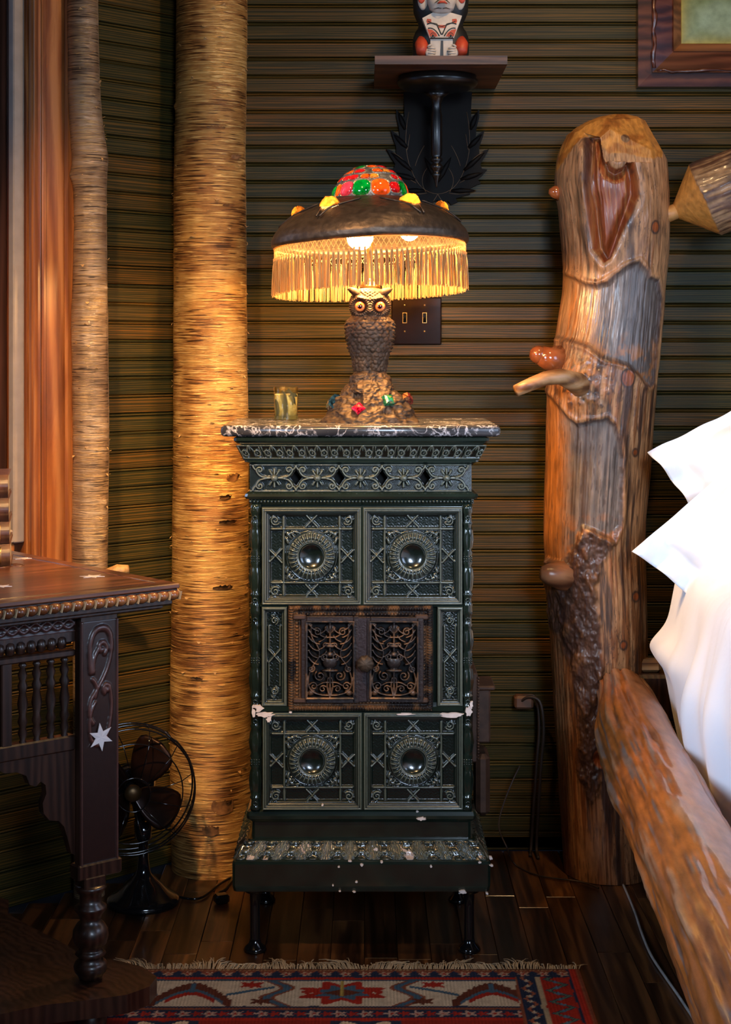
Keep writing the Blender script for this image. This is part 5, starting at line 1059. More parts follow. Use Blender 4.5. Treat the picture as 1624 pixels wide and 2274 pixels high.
# headboard branch log with tenon
p0, p1 = W(1500, 470, 4.18), W(1900, 318, 4.16); ax = (p1-p0).normalized(); L = (p1-p0).length; u1 = Vector((0, -1, 0)); u2 = ax.cross(u1).normalized(); u1 = u2.cross(ax).normalized()
n_, q_ = 260, 140; s = np.linspace(0, L, n_); SS, AA = np.meshgrid(s, np.linspace(0, 2*PI, q_, endpoint=False), indexing='ij'); ca, sa = np.cos(AA), np.sin(AA)
n1 = fbm(ca, sa, SS*3, (2, 2, 3), 3, 4); n2 = fbm(ca, sa, SS, (16, 16, 6), 5, 4); cone = .018+SS*1.0*(1+.25*ca-.1*sa); full = .098+.006*n1+.004*n2; R_ = np.minimum(cone, full); cut = sstep(.0, .004, full-cone)
P = np.array(p0)[None, None]+SS[..., None]*np.array(ax)+(R_*ca)[..., None]*np.array(u1)+(R_*sa)[..., None]*np.array(u2)
cc = mixc(C(.30, .16, .07)+0*ca[..., None], C(.09, .035, .016), sstep(-.12, .15, n2)); cc = mixc(cc, dk, sstep(.05, .35, n1-sa*0+.35*(-sa*0)+.25*(AA > 3.6)*1.0-.05)); cc = mixc(cc, honey*.95, cut)
P = np.concatenate([np.broadcast_to(np.array(p0), (1, q_, 3)), P]); cc = np.concatenate([cc[:1], cc]); part('headboard_rail', grid('headlog', P, True, col=np.clip(cc, 0, 1)), vcol('headboard_log', .5, .1, .9, 60, var=.4, bdist=.004), bed, label='headboard log with axe-tapered honey end')
part('tenon', MB().tube([p0-ax*.06, p0+ax*.02], .020, 14), simple('tenon_wood', (.42, .20, .06), .4), bed)
m = MB(); 
for (x0_, x1_, ya, yb, d, nm_) in ((1395, 1468, 1462, 1492, 4.16, 0), (1462, 1900, 1458, 1500, 4.21, 1), (1412, 1900, 1497, 1600, 4.12, 2)):
    a_, b_ = W(x0_, ya, d), W(x1_, yb, d); part('headboard_slat', MB().box(((a_.x+b_.x)/2, d, (a_.z+b_.z)/2), (b_.x-a_.x, .035, a_.z-b_.z), None, .008), (M_st, M_st, M_dkwood)[nm_], bed)
part('far_post', MB().lathe([(.12, 0), (.125, .5), (.12, 1.1), (.11, 1.4), (.06, 1.47), (.01, 1.49)], (2.35, 4.2, 0), 32), M_st, bed)
# ------------------------------------------------------------------ bedding
def sheetmat(name, col):
    m, nt, b = newmat(name); b.inputs['Base Color'].default_value = (*col, 1); b.inputs['Roughness'].default_value = .85; b.inputs['Sheen Weight'].default_value = .3; f = noise(nt, coords(nt, 'Object', (1, 1, 1)), 9, 4, .8); bump(nt, b, f, .35, .01); return m
M_sh = sheetmat('white_cotton', (.86, .88, .93)); M_sh2 = sheetmat('white_duvet_cotton', (.84, .87, .94))
def side_x(d): return .424+.0514*d+.100
# duvet and hanging sheet: rounded slab with folds down the side
n_, q_ = 300, 150; dd = np.linspace(3.98, 1.2, n_); prof = np.array([(1.50, .50), (1.50, .80), (1.3, .84), (.9, .86), (.35, .86), (.08, .85), (.02, .81), (.0, .70), (-.015, .60), (.005, .48), (.03, .36)]); tp = np.linspace(0, len(prof)-1, q_); pxs, pzs = np.interp(tp, range(len(prof)), prof[:, 0]), np.interp(tp, range(len(prof)), prof[:, 1]); kk = np.ones(11)/11; pxs = np.convolve(np.pad(pxs, 5, 'edge'), kk, 'valid'); pzs = np.convolve(np.pad(pzs, 5, 'edge'), kk, 'valid')
D, PXs = np.meshgrid(dd, pxs, indexing='ij'); _, PZs = np.meshgrid(dd, pzs, indexing='ij'); hang = sstep(.84, .50, PZs)*(PXs < .4); fold = fbm(D, PZs*.25, 0*D, (7, 3, 1), 8, 3)*.045*hang*(1-.9*sstep(3.5, 3.9, D))+.012*np.sin(D*26+3*fbm(D, PZs, 0*D, (2, 2, 1), 3, 2))*hang*(1-.9*sstep(3.5, 3.9, D))
top = fbm(D, PXs, 0*D, (4, 4, 1), 9, 4)*.035*(1-hang); X = .424+.0514*D+.105+PXs-fold; Zz = PZs+top+.0*D; X = X-.035*np.exp(-((Zz-.625)/.04)**2)*sstep(3.6, 3.85, D)*(PXs < .3); P = np.stack([X, D, Zz], -1)
part('x', MB(), None, None) if False else None
solo('duvet', grid('duvet', P, thick=(.012, 0, -.012)), M_sh2, 'white duvet hanging over the side of the log bed behind the rail', 'bedding')
solo('mattress', MB().box((1.48, 2.58, .60), (1.36, 2.70, .36), (0, 0, -.0514), .05), sheetmat('mattress_cover', (.75, .76, .8)), 'white covered mattress under the duvet on the log bed', 'mattress')
def pillow(name, ctr, w, h, t, rot, seed, label, fl=.035):
    n = 90; U, V = np.meshgrid(np.linspace(-1, 1, n), np.linspace(-1, 1, n)); inn = 1-fl/(min(w, h)/2); a = np.clip(np.abs(U)/inn, 0, 1); b = np.clip(np.abs(V)/inn, 0, 1); th_ = t/2*((1-a**3)*(1-b**3))**.45
    wr = fbm(U, V, 0*U, (2.2, 2.2, 1), seed, 4); wr2 = fbm(U, V, 0*U, (5, 5, 1), seed+5, 3); k = 1-.06*(1-U*U)*(np.abs(V))**2; k2 = 1-.07*(1-V*V)*(np.abs(U))**2
    ruf = .016*np.sin(U*19+seed)*sstep(.8, 1, np.abs(V))+.016*np.sin(V*15+seed*2)*sstep(.8, 1, np.abs(U)); X = U*w/2*k2; Zv = V*h/2*k; R_ = Euler(rot).to_matrix(); out = []
    for s in (-1, 1):
        Y = s*(th_*(1+.25*wr)+.018*wr2*(th_ > .01)+.004)+ruf+.02*wr*0; Q = np.stack([X, Y, Zv], -1) @ np.array(R_).T+np.array(ctr); out.append(Q)
    m1 = np.concatenate([out[0], out[1][:, ::-1]], 1); me = grid(name, m1, True); solo('pillow', me, M_sh, label, 'pillow', 'pillows propped at the head of the bed')
pillow('p1', (1.065, 3.93, 1.08), .66, .40, .20, (-.22, -.50, .0), 3, 'upper white pillow with a pointed flange corner, propped at the bed head')
pillow('p2', (1.004, 3.80, .985), .72, .36, .18, (-.22, -.75, .0), 8, 'lower white pillow whose ruffled corner juts left in front of the bedpost')
pillow('p3', (1.62, 3.93, 1.06), .62, .42, .20, (-.30, .05, .0), 12, 'white pillow farthest right at the bed head')
# ------------------------------------------------------------------ carved table
TC = Vector((-.368, 3.265)); TA = math.radians(40); ZTT = .875
tb = thing('carved_table', 'dark carved wooden table with rope-edged top and pale star inlays', 'table', (TC.x, TC.y, 0), TA)
# root frame: local -x runs along the front edge to the left, local +y runs back to the window wall
def tp(name, me, mat, parent=None, **k): return part(name, me, mat, parent or tb, local=True, **k)
TL, TD = 1.30, .72
m = MB(); m.box((-TL/2, TD/2, ZTT-.005), (TL, TD, .010), None, .002); ttop = tp('tabletop', m, M_tabletop)
m = MB(); m.box((-TL/2, TD/2, ZTT-.036), (TL-.02, TD-.02, .014), None, .003); m.box((-TL/2, TD/2, ZTT-.0125), (TL-.006, TD-.006, .006), None, .002); m.box((-TL/2, TD/2, ZTT-.0445), (TL-.05, TD-.04, .012), None, .003); tp('top_moulding', m, M_dkwood)
M_rope = wood('orange_fruitwood', (.10, .03, .010), (.22, .070, .02), (.34, .13, .04), 0, .3, 1.5, 6, .4)
m = MB(); m2 = MB(); n = int(TL/.024)
for i in range(n):
    x = -TL+.012+i*.024
    m.tube([(x-.0105, .004, ZTT-.0235), (x, .002, ZTT-.0225), (x+.0105, .004, ZTT-.0215)], [.0085, .0105, .0085], 10); m2.box((x+.012, -.0035, ZTT-.0225), (.0014, .012, .016), (0, .25, 0))
for i in range(int(TD/.024)):
    y = .012+i*.024; m.tube([(-.004, y-.0105, ZTT-.022), (-.002, y, ZTT-.0225), (-.004, y+.0105, ZTT-.022)], [.0085, .0105, .0085], 8)
tp('rope_edge', m, M_rope, kind='stuff'); tp('edge_inlay', m2, simple('pale_inlay', (.42, .30, .17), .35), kind='stuff')
def star(m, c, r, r2, M=None, th_=.0006, n=6, rot=0):
    V = [(0, 0, th_*2.5)]; F = []
    for i in range(2*n): a = rot+PI*i/n; q = r if i % 2 == 0 else r2; V.append((q*math.cos(a), q*math.sin(a), th_))
    for i in range(2*n): a = rot+PI*i/n; q = r if i % 2 == 0 else r2; V.append((q*math.cos(a), q*math.sin(a), -.001))
    for i in range(2*n): j = (i+1) % (2*n); F.append([0, 1+i, 1+j]); F.append([1+i, 1+2*n+i, 1+2*n+j, 1+j])
    T = Matrix.Translation(c); m.add(V, F, T @ M if M is not None else T)
ci, si = math.cos(TA), math.sin(TA)
def t2l(px, py, z):         # ground point at height z under pixel -> table frame
    d = FPX*(CAMZ-z)/(py-HY); x = (px-CX)/FPX*d; dx, dy = x-TC.x, d-TC.y; return (dx*ci+dy*si, -dx*si+dy*ci)
for (px, py, r) in ((205, 1280, .026), (50, 1240, .022), (2, 1302, .022)):
    x, y = t2l(px, py, ZTT); m = MB(); star(m, (x, y, ZTT), r, r*.45, rot=.3); tp('star_inlay', m, M_inlay, ttop if False else tb, label='pale star inlay')
# shallow carved scrolls on the top
m = MB(); rr = random.Random(2)
for i in range(26):
    x, y = -rr.uniform(.06, 1.2), rr.uniform(.06, .66); pts = spiral(x, y, rr.uniform(.02, .045), rr.uniform(0, 6), rr.uniform(.7, 1.3), rr.choice((-1, 1)), 16, .3); m.tube([(a, b, ZTT+.0002) for a, b in pts], .0016, 5)
for a, b in (((-TL+.04, .035), (-.035, .035)), ((-.035, .035), (-.035, TD-.04))): m.tube([(*a, ZTT), (*b, ZTT)], .0014, 4)
tp('top_carving', m, M_tabletop, kind='stuff')
# legs
LH = .30
def legrel(X, Z):
    A = np.abs(X); h = .005*(1-sstep(.0035, .006, .049-A)); Zt = .49-Z
    def S_(pts, w=.0042, hh=.0045): return ridge(X, Zt, pts, w, hh)
    L = [S_(bez((-.022, .10), (-.034, .03), (-.005, .018)), .006), S_(bez((-.005, .018), (.034, .008), (.030, .06)), .006), S_(bez((.030, .06), (.028, .10), (-.020, .15))), S_(bez((-.020, .15), (-.036, .18), (-.016, .20))), S_(spiral(.006, .055, .014, 1, 1.0, -1, 16, .3), .005), S_(spiral(.018, .135, .010, 2, 1.2, 1, 16, .3)),
         S_(bez((.025, .13), (.038, .17), (.022, .22))), S_(bez((.022, .22), (.0, .26), (-.022, .23))), S_(bez((-.022, .23), (-.034, .19), (-.012, .16))), S_(bez((-.018, .115), (.0, .13), (-.012, .15))), S_(bez((.0, .055), (-.02, .07), (-.016, .10)), .005)]
    return np.maximum(h, np.maximum.reduce(L)*(A < .044))
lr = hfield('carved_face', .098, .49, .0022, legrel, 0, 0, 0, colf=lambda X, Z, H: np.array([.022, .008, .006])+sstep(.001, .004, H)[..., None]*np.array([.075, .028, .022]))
M_carv = vcol('carved_walnut_relief', .36, .3, .2, 60)
def table_leg(x, y, first):
    m = MB(); m.box((x, y+.011, (.338+.826)/2), (.084, .022, .826-.338), None, .002); m.box((x, y+.011, .328), (.098, .034, .030), None, .003)
    o = tp('leg', m, M_dkwood); f = link('carved_face', lr, M_carv); f.parent = o; f.scale = (.857, 1, 1); f.location = (0, -.0115, .826-.49-(.338+.826)/2+.0)
    zz = lambda py: CAMZ-(py-HY)/1142.0
    prof = [(.026, .0118 if first else .0), (.030, .018 if first else .01), (.032, .035), (.028, .048), (.022, .06), (.034, .068)]
    prof2 = [(.022, .128), (.024, .134), (.031, .142), (.033, .152), (.030, .160), (.021, .166), (.024, .170), (.030, .176), (.024, .182), (.021, .186), (.031, .196), (.035, .210), (.034, .222), (.027, .234), (.020, .240), (.022, .250), (.031, .262), (.031, .268), (.022, .274), (.021, .290), (.027, .298), (.031, .304), (.028, .310)]
    xx = x-.012; k = MB(); k.lathe(prof, (xx, y+.012, 0), 28); k.lathe(prof2, (xx, y+.012, -.012), 28); k.box((xx, y+.012, .306), (.048, .040, .024), None, .003); q = part('turned_foot', k, M_dkwood, None); q.parent = tb
    return o
l1 = table_leg(-.156, .048, True); table_leg(-1.16, .048, False); table_leg(-.156, .60, False); table_leg(-1.16, .60, False)
m = MB(); star(m, (0, 0, 0), .028, .012, Matrix.Rotation(PI/2, 4, 'X') @ Matrix.Rotation(.10, 4, 'Z'), rot=PI/2)
me = m.mesh('star_inlay'); o = link('star_inlay', me, M_inlay); o.parent = tb; o.location = (-.155, .0475-.0045, .585); o['label'] = 'pale six-pointed star inlaid in the leg'
# apron: guilloche rail, bead row, spindle gallery, lower rail, scroll brackets
AX0, AX1 = -1.12, -.199; AW = AX1-AX0; am = (AX0+AX1)/2
def guil(X, Z):
    p = .048; Y = Z-.0175; h = .0035*(np.abs(Y) > .014); a = Y-.008*np.sin(X*2*PI/p); b = Y+.008*np.sin(X*2*PI/p); return np.maximum.reduce([h, .0035*np.sqrt(np.clip(1-(a/.003)**2, 0, 1)), .0035*np.sqrt(np.clip(1-(b/.003)**2, 0, 1))])
apr = tp('apron', MB().box((am, .075, .800), (AW, .022, .055), None, .002), M_dkwood)
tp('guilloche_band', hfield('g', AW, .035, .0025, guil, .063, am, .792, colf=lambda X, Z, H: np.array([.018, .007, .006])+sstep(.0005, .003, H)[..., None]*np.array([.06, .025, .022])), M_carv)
m = MB(); n = int(AW/.022)
for i in range(n): m.lathe([(.004, -.012), (.009, -.009), (.0105, 0), (.009, .009), (.004, .012)], (AX0+.011+i*.022, .066, .774), 8)
tp('knob_row', m, M_dkwood, kind='stuff')
tp('gallery_rail', MB().box((am, .075, .752), (AW, .026, .014), None, .003), M_dkwood); tp('gallery_rail', MB().box((am, .075, .578), (AW, .026, .030), None, .003), M_dkwood)
for x in (AX0+.02, -.345, -.60, -.87): tp('gallery_stile', MB().box((x, .075, .665), (.022, .022, .165), None, .002), M_dkwood)
sp = MB().lathe([(.004, -.080), (.0085, -.074), (.005, -.068), (.0095, -.055), (.006, -.044), (.010, -.034), (.0065, -.022), (.0105, 0), (.0065, .022), (.010, .034), (.006, .044), (.0095, .055), (.005, .068), (.0085, .074), (.004, .080)], n=10).mesh('spindle')
x = AX1-.018
while x > AX0+.03:
    if all(abs(x-q) > .018 for q in (-.345, -.60, -.87)):
        o = link('spindle', sp, M_dkwood); o.parent = tb; o.location = (x, .075, .665)
    x -= .030
def bracket(s, x0):
    pts = [(0, 0), (.16, 0), (.165, -.012), (.15, -.022), (.125, -.024), (.105, -.034), (.098, -.052), (.085, -.058), (.074, -.050), (.064, -.058), (.062, -.075), (.070, -.092), (.068, -.112), (.055, -.128), (.036, -.132), (.024, -.145), (.016, -.17), (.008, -.20), (0, -.205)]
    m = MB(); triprism(m, [(x0+s*a, .564+b) for a, b in pts], .066, .084); return m
tp('scroll_bracket', bracket(-1, AX1), M_dkwood); tp('scroll_bracket', bracket(1, AX0), M_dkwood)
# shaped stretcher platform
pts = [(-1.27, -.02), (-1.23, -.055), (-1.16, -.060), (-1.09, -.03), (-1.0, .01), (-.85, .03), (-.65, .035), (-.45, .03), (-.30, .005), (-.22, -.03), (-.154, -.052), (-.10, -.045), (-.062, -.012), (-.056, .05), (-.075, .11), (-.11, .17), (-.115, .50), (-.07, .58), (-.09, .68), (-.20, .69), (-.27, .62), (-.5, .58), (-.9, .58), (-1.05, .62), (-1.12, .69), (-1.23, .68), (-1.26, .60)]
m = MB(); triprism(m, [(a, b) for a, b in pts], 0, .036); me = m.mesh('stretcher'); me.transform(Matrix(((1, 0, 0, 0), (0, 0, 1, 0), (0, -1, 0, .113), (0, 0, 0, 1))));  tp('stretcher', me, M_dkwood)
# ------------------------------------------------------------------ books on the table
zb = ZTT+.0005; rr = random.Random(8); ys = [1262, 1212, 1163, 1110, 1058]; bd = 3.50
for i, (t_, c_, lab) in enumerate(((.048, (.14, .055, .022), 'brown leather book with a gilt bird emblem, at the bottom of the stack'), (.047, (.10, .036, .018), 'dark brown leather book with gilt scroll marks, second from the bottom of the stack'), (.050, (.085, .030, .016), 'dark leather book with a plain ribbed spine, second from the top of the stack'), (.049, (.11, .042, .022), 'brown leather book with gilt rosette spine, topmost of the stack'))):
    xr = W(22-i*1.5, 1200, bd).x; c = Vector((xr-.070-.0175, bd+.09, zb+t_/2)); bk_ = thing('leather_book', lab, 'book', (c.x, c.y, zb), -PI/2+.18, 'leather books stacked on the carved table')
    w, dp = .20, .14; m = MB(); n = 14; poly = [(-w/2, -t_/2), (w/2-.012, -t_/2)]+[(w/2-.012+.014*math.sin(PI*k/n), -t_/2+t_*k/n) for k in range(1, n)]+[(w/2-.012, t_/2), (-w/2, t_/2), (-w/2, t_/2-.004), (w/2-.016, t_/2-.004), (w/2-.016, -t_/2+.004), (-w/2, -t_/2+.004)]
    m2 = MB(); triprism(m2, poly, -dp/2, dp/2); cov_ = part('cover', m2, simple('leather_%d' % i, c_, .38, coat=.3, var=.5, nscale=50, bmp=.35), bk_, local=True, loc=Vector((0, 0, t_/2)))
    part('page_block', MB().box((-.008, 0, 0), (w-.020, dp-.008, t_-.009)), simple('aged_paper', (.45, .36, .22), .8), bk_, local=True, loc=Vector((0, 0, t_/2)))
    g = MB(); r_ = lambda q: w/2-.012+.014*math.sin(PI*(q+.5))+.0008
    for yy in (-dp*.36, dp*.36, -dp*.12, dp*.12): g.tube([(r_(q), yy, q*t_) for q in [k/8-.5 for k in range(1, 8)]], .0012, 5)
    for yy in (-dp*.24, 0, dp*.24): g.tube([(r_(b), yy+a*.012, b*t_) for a, b in spiral(0, 0, .25, i, 1.2, 1, 14, .2)], .0009, 5); g.tube([(r_(-.25), yy-.004, -.25*t_), (r_(0), yy+.004, 0), (r_(.28), yy-.003, .28*t_)], .0009, 5)
    part('gilt_tooling', g, simple('gilt', (.65, .42, .14), .3, metal=.9), bk_, local=True, loc=Vector((0, 0, t_/2))); zb += t_+.0006
# ------------------------------------------------------------------ antique fan
FX, FY = W(318, 1960, 3.98).x, 3.98; fan = thing('table_fan', 'antique black enamelled fan with wire cage on the floor behind the table', 'fan', (FX, FY, 0))
part('base', MB().lathe([(.086, 0), (.088, .006), (.086, .014), (.078, .020), (.062, .030), (.045, .048), (.030, .062), (.020, .072), (.016, .085), (.013, .11), (.013, .15), (.020, .16), (.022, .20)], (FX, FY, 0), 44), M_black, fan)
HX, HZ = W(290, 1755, 3.93).x, W(290, 1755, 3.93).z; RM = Matrix.Rotation(PI/2, 4, 'X'); RY = Matrix.Translation((HX, FY-.04, HZ)) @ Matrix.Rotation(.25, 4, 'Z')
part('yoke', MB().tube([(FX, FY, .17), (FX-.01, FY+.02, .21), (HX, FY+.03, HZ)], [.016, .014, .02], 10), M_black, fan)
part('motor_housing', MB().lathe([(.002, -.075), (.03, -.07), (.046, -.055), (.050, -.03), (.048, .0), (.036, .012), (.014, .02)], (HX, FY+.0, HZ), 30, RM), M_black, fan)
m = MB(); m.lathe([(.020, -.004), (.021, .004), (.018, .009), (.010, .013), (.001, .014)], (0, 0, 0), 28, Matrix.Translation((0, -.035, 0)) @ RM); me = m.mesh('hub_cap'); me.transform(RY); part('hub_cap', me, simple('dull_brass', (.09, .05, .02), .4, metal=.8), fan)
FB = simple('dark_bronze_blade', (.022, .009, .006), .28, metal=.7, coat=.3, var=.4)
for k in range(4):
    a0 = PI/4+.12+k*PI/2; nr, nw = 14, 9; P = np.zeros((nr, nw, 3))
    for i in range(nr):
        t = i/(nr-1); r = .018+.112*t; wd_ = (.018+.075*math.sin(PI*min(1, t*.62+.05)))*(1 if t < .8 else math.sqrt(max(.02, 1-((t-.8)/.2)**2)))
        for j in range(nw): u = j/(nw-1)-.5; x = r; z = u*wd_+.012*t; y = u*wd_*.55-.004*math.cos(u*PI); P[i, j] = (x*math.cos(a0)-z*math.sin(a0), y, x*math.sin(a0)+z*math.cos(a0))
    me = grid('blade', P, thick=(0, .0015, 0)); me.transform(RY); part('blade', me, FB, fan)
cg = MB()
for R_, y in ((.153, .0), (.150, -.028), (.118, -.045), (.152, .03)): cg.torus((0, y, 0), R_, .0022 if R_ > .12 else .0016, 64, 6, RM)
for k in range(12): a = 2*PI*k/12+.1; cg.tube([(.04*math.cos(a), -.055, .04*math.sin(a)), (.118*math.cos(a+.1), -.045, .118*math.sin(a+.1)), (.150*math.cos(a+.15), -.028, .150*math.sin(a+.15)), (.153*math.cos(a+.15), .03, .153*math.sin(a+.15))], .0012, 5)
cg.torus((0, -.055, 0), .04, .0016, 30, 6, RM); me = cg.mesh('cage'); me.transform(RY); part('wire_cage', me, M_black, fan)
m = MB(); m.box((.153*math.cos(.9), 0, .153*math.sin(.9)), (.008, .07, .016), (0, -.9, 0), .001); me = m.mesh('clip'); me.transform(RY); part('cage_clip', me, M_black, fan)
# ------------------------------------------------------------------ rug
XR, YR = .462, 3.536; RW, RD = 1.66, 1.05; res = .0035
rug = thing('oriental_rug', 'red, navy and cream patterned oriental rug with a knotted pale fringe', 'rug', (XR-RW/2, YR-RD/2, 0))
nx_, ny_ = int(RW/res), int(RD/res); X, Y = np.meshgrid(np.linspace(XR-RW, XR, nx_), np.linspace(YR-RD, YR, ny_)); a = XR-X; b = YR-Y; wob = .003*fbm(X, Y, 0*X, (30, 30, 1), 3, 2); a = a+wob; b = b+wob
cream = C(.50, .41, .30); rd = C(.30, .022, .012); nv = C(.018, .026, .055); bl = C(.05, .10, .15); rs = C(.20, .06, .03); bn = C(.10, .028, .015); gn = C(.07, .12, .09)
def L_(m_, c_, base): return np.where(m_[..., None], c_, base)
col = np.broadcast_to(rs, X.shape+(3,)).copy(); inner = np.minimum(a, b*1.0)
# top guard stripes
fl_ = lambda s, t, p, c0=.014: (np.hypot(((s+p/2) % p-p/2), t)*(1+.35*np.cos(5*np.arctan2(t, ((s+p/2) % p-p/2)))) < c0)
col = L_(b < .010, bn, col); col = L_((b > .008) & (b < .012) & (np.sin(X*700) > 0), C(.35, .25, .12), col)
col = L_((b > .014) & (b < .052), nv, col); tri = np.abs(((X/.042) % 1)-.5)*2; col = L_((b > .014) & (b < .052) & ((b-.014)/.038 < tri*.8), rs, col); col = L_((b > .014) & (b < .052) & fl_(X, b-.033, .042, .009), C(.42, .28, .20), col); col = L_((b > .014) & (b < .052) & fl_(X, b-.033, .042, .004), rd, col)
col = L_((b > .052) & (b < .064), rd, col); col = L_((b > .064) & (b < .072), bl*.7, col)
# cream main border
cb = (b > .072) & (b < .205); col = L_(cb, cream, col)
cxr = X+.048; per = .62
def med(s, t):      # red stepped medallion
    q = np.abs(s); r = np.hypot(s/1.5, t); an = np.arctan2(t, s/1.5); o = {}
    return r*(1+.22*np.cos(8*an)), q
s0 = (cxr+per/2) % per-per/2; t0 = b-.135; r1, q = med(s0, t0); col = L_(cb & (r1 < .050) & (np.abs(s0) < .09), rd, col); col = L_(cb & (r1 < .032), bl, col); col = L_(cb & (np.abs(s0)*.5+np.abs(t0) < .020), bn, col); col = L_(cb & (np.abs(s0) < .003) & (t0 < .02), C(.35, .25, .06), col)
# leafy red arms beside the medallion
for sg in (-1, 1): col = L_(cb & (np.abs(t0+.020-sg*0-.2*np.abs(s0-0)) < .010*(1+.5*np.sin(X*300))) & (np.abs(s0) > .045) & (np.abs(s0) < .085), rd, col)
# vines
v1 = np.abs(np.abs(s0)-.135-.02*np.sin(t0*60)); col = L_(cb & (v1 < .009), bl, col); col = L_(cb & (np.abs(v1-.0125) < .004), rs, col); v2 = np.abs(t0-.45*(np.abs(s0)-.20)+.006); col = L_(cb & (v2 < .006) & (np.abs(s0) > .14) & (np.abs(s0) < .24), bl, col)
col = L_(cb & (np.hypot((np.abs(s0)-.165)/1.6, t0-.045)*(1+.3*np.cos(6*np.arctan2(t0-.045, np.abs(s0)-.165))) < .013), bn, col)
col = L_(cb & (np.hypot((np.abs(s0)-.19)/1.6, t0+.042)*(1+.3*np.cos(6*np.arctan2(t0+.042, np.abs(s0)-.19))) < .014), rd, col)
# combed palmettes between
s1 = (cxr+per) % per-per/2; u_ = np.abs(s1)/.085; arch = t0+.048-.095*u_**1.6; comb = .010*(np.abs(((np.abs(s1)/.012) % 1)-.5)*2); col = L_(cb & (arch+comb > 0.0) & (arch < .042) & (u_ < 1), bn, col); col = L_(cb & (np.abs(arch-.036) < .007) & (u_ < .8), bl, col); col = L_(cb & (np.abs(arch-.052) < .009) & (u_ < .6), rd, col); col = L_(cb & (np.abs(s1) < .005) & (t0 > -.05) & (t0 < .0), bl, col)
# inner guards
col = L_((b > .205) & (b < .213), nv, col); col = L_((b > .213) & (b < .222), rs, col); g = (b > .222) & (b < .262); col = L_(g, nv, col); col = L_(g & fl_(X, b-.242, .052, .011), C(.42, .28, .22), col); col = L_(g & fl_(X+.026, b-.242, .052, .009), rd, col); col = L_(g & fl_(X, b-.242, .052, .004), rd, col); col = L_((b > .262) & (b < .275), rd, col)
fld = b > .275; col = L_(fld, C(.20, .018, .012), col); r2, q = med((X+.2) % .4-.2, (b-.5) % .3-.15); col = L_(fld & (r2 < .085), nv, col); col = L_(fld & (r2 < .06), cream, col); col = L_(fld & (r2 < .035), rd, col)
# right hand stripes
sd_ = b > .050; m1 = (a < .148) & sd_; col = L_(m1, rs, col); m2_ = (a > .105) & (a < .142) & sd_; col = L_(m2_, nv, col); zg = np.abs(a-.1235-.011*(np.abs(((b/.055) % 1)-.5)*4-1)); col = L_(m2_ & (zg < .004), rs*1.3, col); col = L_(m2_ & (np.abs(a-.1235)+np.abs((b % .0275)-.0137) < .0075), cream*.8, col)
col = L_((a > .094) & (a < .105) & sd_, C(.36, .28, .18), col); m3 = (a > .030) & (a < .094) & sd_; col = L_(m3, rd, col); zg = np.abs(a-.062-.020*(np.abs(((b/.060) % 1)-.5)*4-1)); col = L_(m3 & (zg < .0085), nv, col); col = L_(m3 & (zg < .005), gn, col); col = L_(m3 & (np.abs(a-.062)+np.abs((b % .030)-.015) < .008), bl*1.4, col)
col = L_((a > .012) & (a < .030), rd*1.1, col); col = L_((a > .026) & (a < .032), nv, col); col = L_(a < .012, rs*.9, col)
col = col*(1+.18*np.sin(X*2*PI/.0075))[..., None]*(1+.25*fbm(X, Y, 0*X, (60, 60, 1), 4, 3))[..., None]
Zr = .009+.0006*np.sin(X*2*PI/.0075)+.0015*fbm(X, Y, 0*X, (5, 5, 1), 9, 2); e = np.minimum(np.minimum(X-X.min(), X.max()-X), np.minimum(Y-Y.min(), Y.max()-Y)); Zr = np.where(e < res*.5, .001, Zr)
part('pile', grid('rug', np.stack([X, Y, Zr], -1), col=np.clip(col, 0, 1)), vcol('wool_pile', .95, 0, .4, 260, var=.25, bdist=.001, spec=.1), rug)
m = MB(); rr = random.Random(6); x = XR-RW+.01
while x < XR-.002:
    cl_ = .6+.6*abs(math.sin(x*23)+.5*math.sin(x*61)); L = .050*cl_*rr.uniform(.7, 1.15); ln = .5*math.sin(x*17)+.6*math.sin(x*41)*.6+rr.uniform(-.35, .35); h = rr.uniform(.002, .009)
    for q in range(2):
        l_ = L*rr.uniform(.7, 1.1); e_ = ln+rr.uniform(-.3, .3); m.tube([(x, YR-.004, .007), (x+l_*.25*e_, YR+l_*.4, .006+h), (x+l_*.6*e_, YR+l_*.8, .003+h*.7), (x+l_*.8*e_+rr.uniform(-.004, .004), YR+l_, .0025)], [.0012, .0013, .0011, .0007], 4, False)
    x += rr.uniform(.0022, .0040)
part('fringe', m, simple('wool_fringe', (.45, .33, .20), .9, var=.3), rug, kind='stuff')
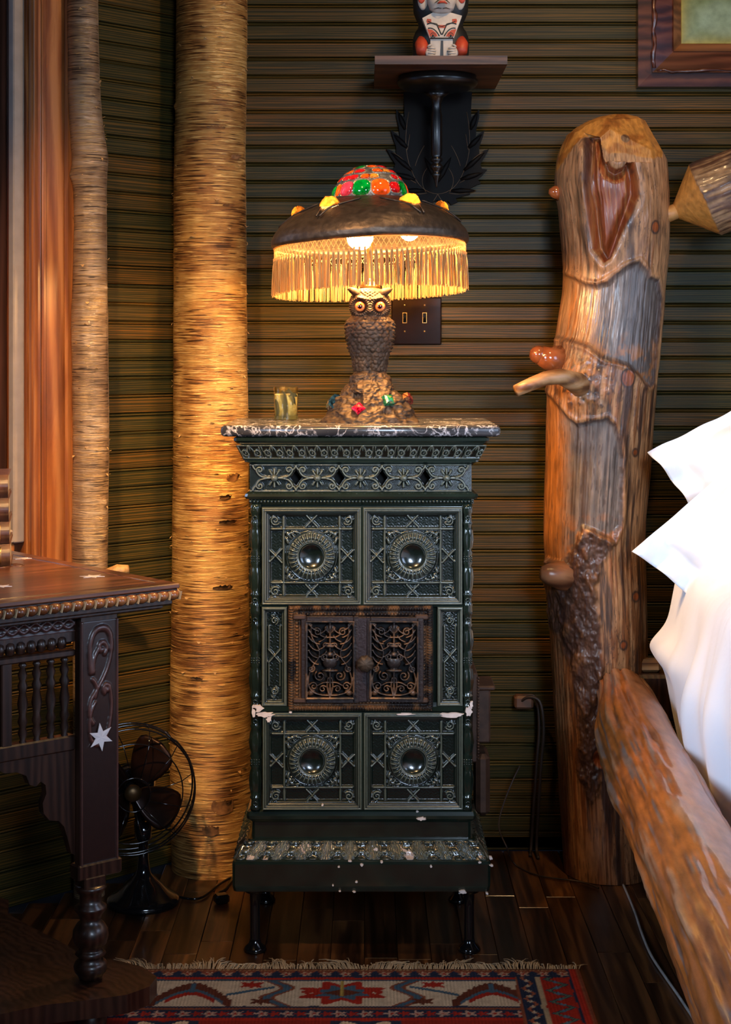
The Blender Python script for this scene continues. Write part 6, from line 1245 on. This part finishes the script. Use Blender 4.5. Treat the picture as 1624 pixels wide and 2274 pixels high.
# ------------------------------------------------------------------ cords
def cord(label, pts, r, mat, name='power_cord'):
    P_ = [Vector(p) for p in pts]; out = []
    for i in range(len(P_)-1):
        p0, p1, p2, p3 = P_[max(i-1, 0)], P_[i], P_[i+1], P_[min(i+2, len(P_)-1)]
        for k in range(6): t = k/6; out.append(.5*((2*p1)+(p2-p0)*t+(2*p0-5*p1+4*p2-p3)*t*t+(3*p1-p0-3*p2+p3)*t**3))
    out.append(P_[-1]); m = MB(); m.tube(out, r, 7); return solo(name, m, mat, label, 'cord')
def G(px, py, z=.005): d = FPX*(CAMZ-z)/(py-HY); return ((px-CX)/FPX*d, d, z)
cord('pale grey flat power cord along the floor beside the log rail', [G(1385, 1965), G(1398, 1995), G(1412, 2030), G(1425, 2070), G(1446, 2120), G(1480, 2172), G(1510, 2215), G(1548, 2274), G(1590, 2350)], .0032, simple('pale_grey_pvc', (.40, .38, .36), .45))
M_cord = simple('brown_cord', (.035, .020, .014), .5)
cord('dark cord trailing from the fan across the floor to the stove', [(FX+.06, FY+.045, .006), (W(450, 1975, 4.1).x, 4.0, .005), G(490, 1962), G(515, 1950), G(500, 1975), G(484, 1985), G(492, 2003), G(505, 1998)], .0035, M_black)
solo('adapter_plug', MB().box((*G(492, 1998, .010)[:2], .013), (.035, .030, .022), (0, 0, .4), .005), M_black, 'black plug block on the floor left of the stove base', 'plug')
m = MB(); d = DW-.02
cord('brown cord looping down the wall right of the stove to the floor', [W(1155, 1560, 4.36), W(1175, 1548, 4.34), W(1200, 1560, 4.33), W(1208, 1620, 4.33), W(1202, 1700, 4.34), W(1196, 1800, 4.35), W(1192, 1880, 4.36), G(1196, 1906)], .0042, M_cord)
cord('second brown cord hanging close behind the looped one', [W(1150, 1552, 4.375), W(1165, 1545, 4.365), W(1190, 1550, 4.355), W(1198, 1610, 4.355), W(1192, 1700, 4.36), W(1185, 1800, 4.37), W(1180, 1880, 4.375), G(1178, 1900)], .0042, M_cord)
solo('wall_plug', MB().box((W(1163, 1558, 4.37).x, 4.372, W(1163, 1558, 4.37).z), (.05, .04, .035), None, .006), simple('terracotta_plug', (.12, .05, .025), .5), 'brown plug on the wall between the stove and the bedpost', 'plug')
cord('thin brown wire sweeping over the floor right of the stove', [W(1155, 1700, 4.36), W(1128, 1760, 4.34), W(1108, 1830, 4.3), W(1125, 1880, 4.25), G(1145, 1920), G(1200, 1945), G(1290, 1958), G(1330, 1972)], .0022, M_cord)
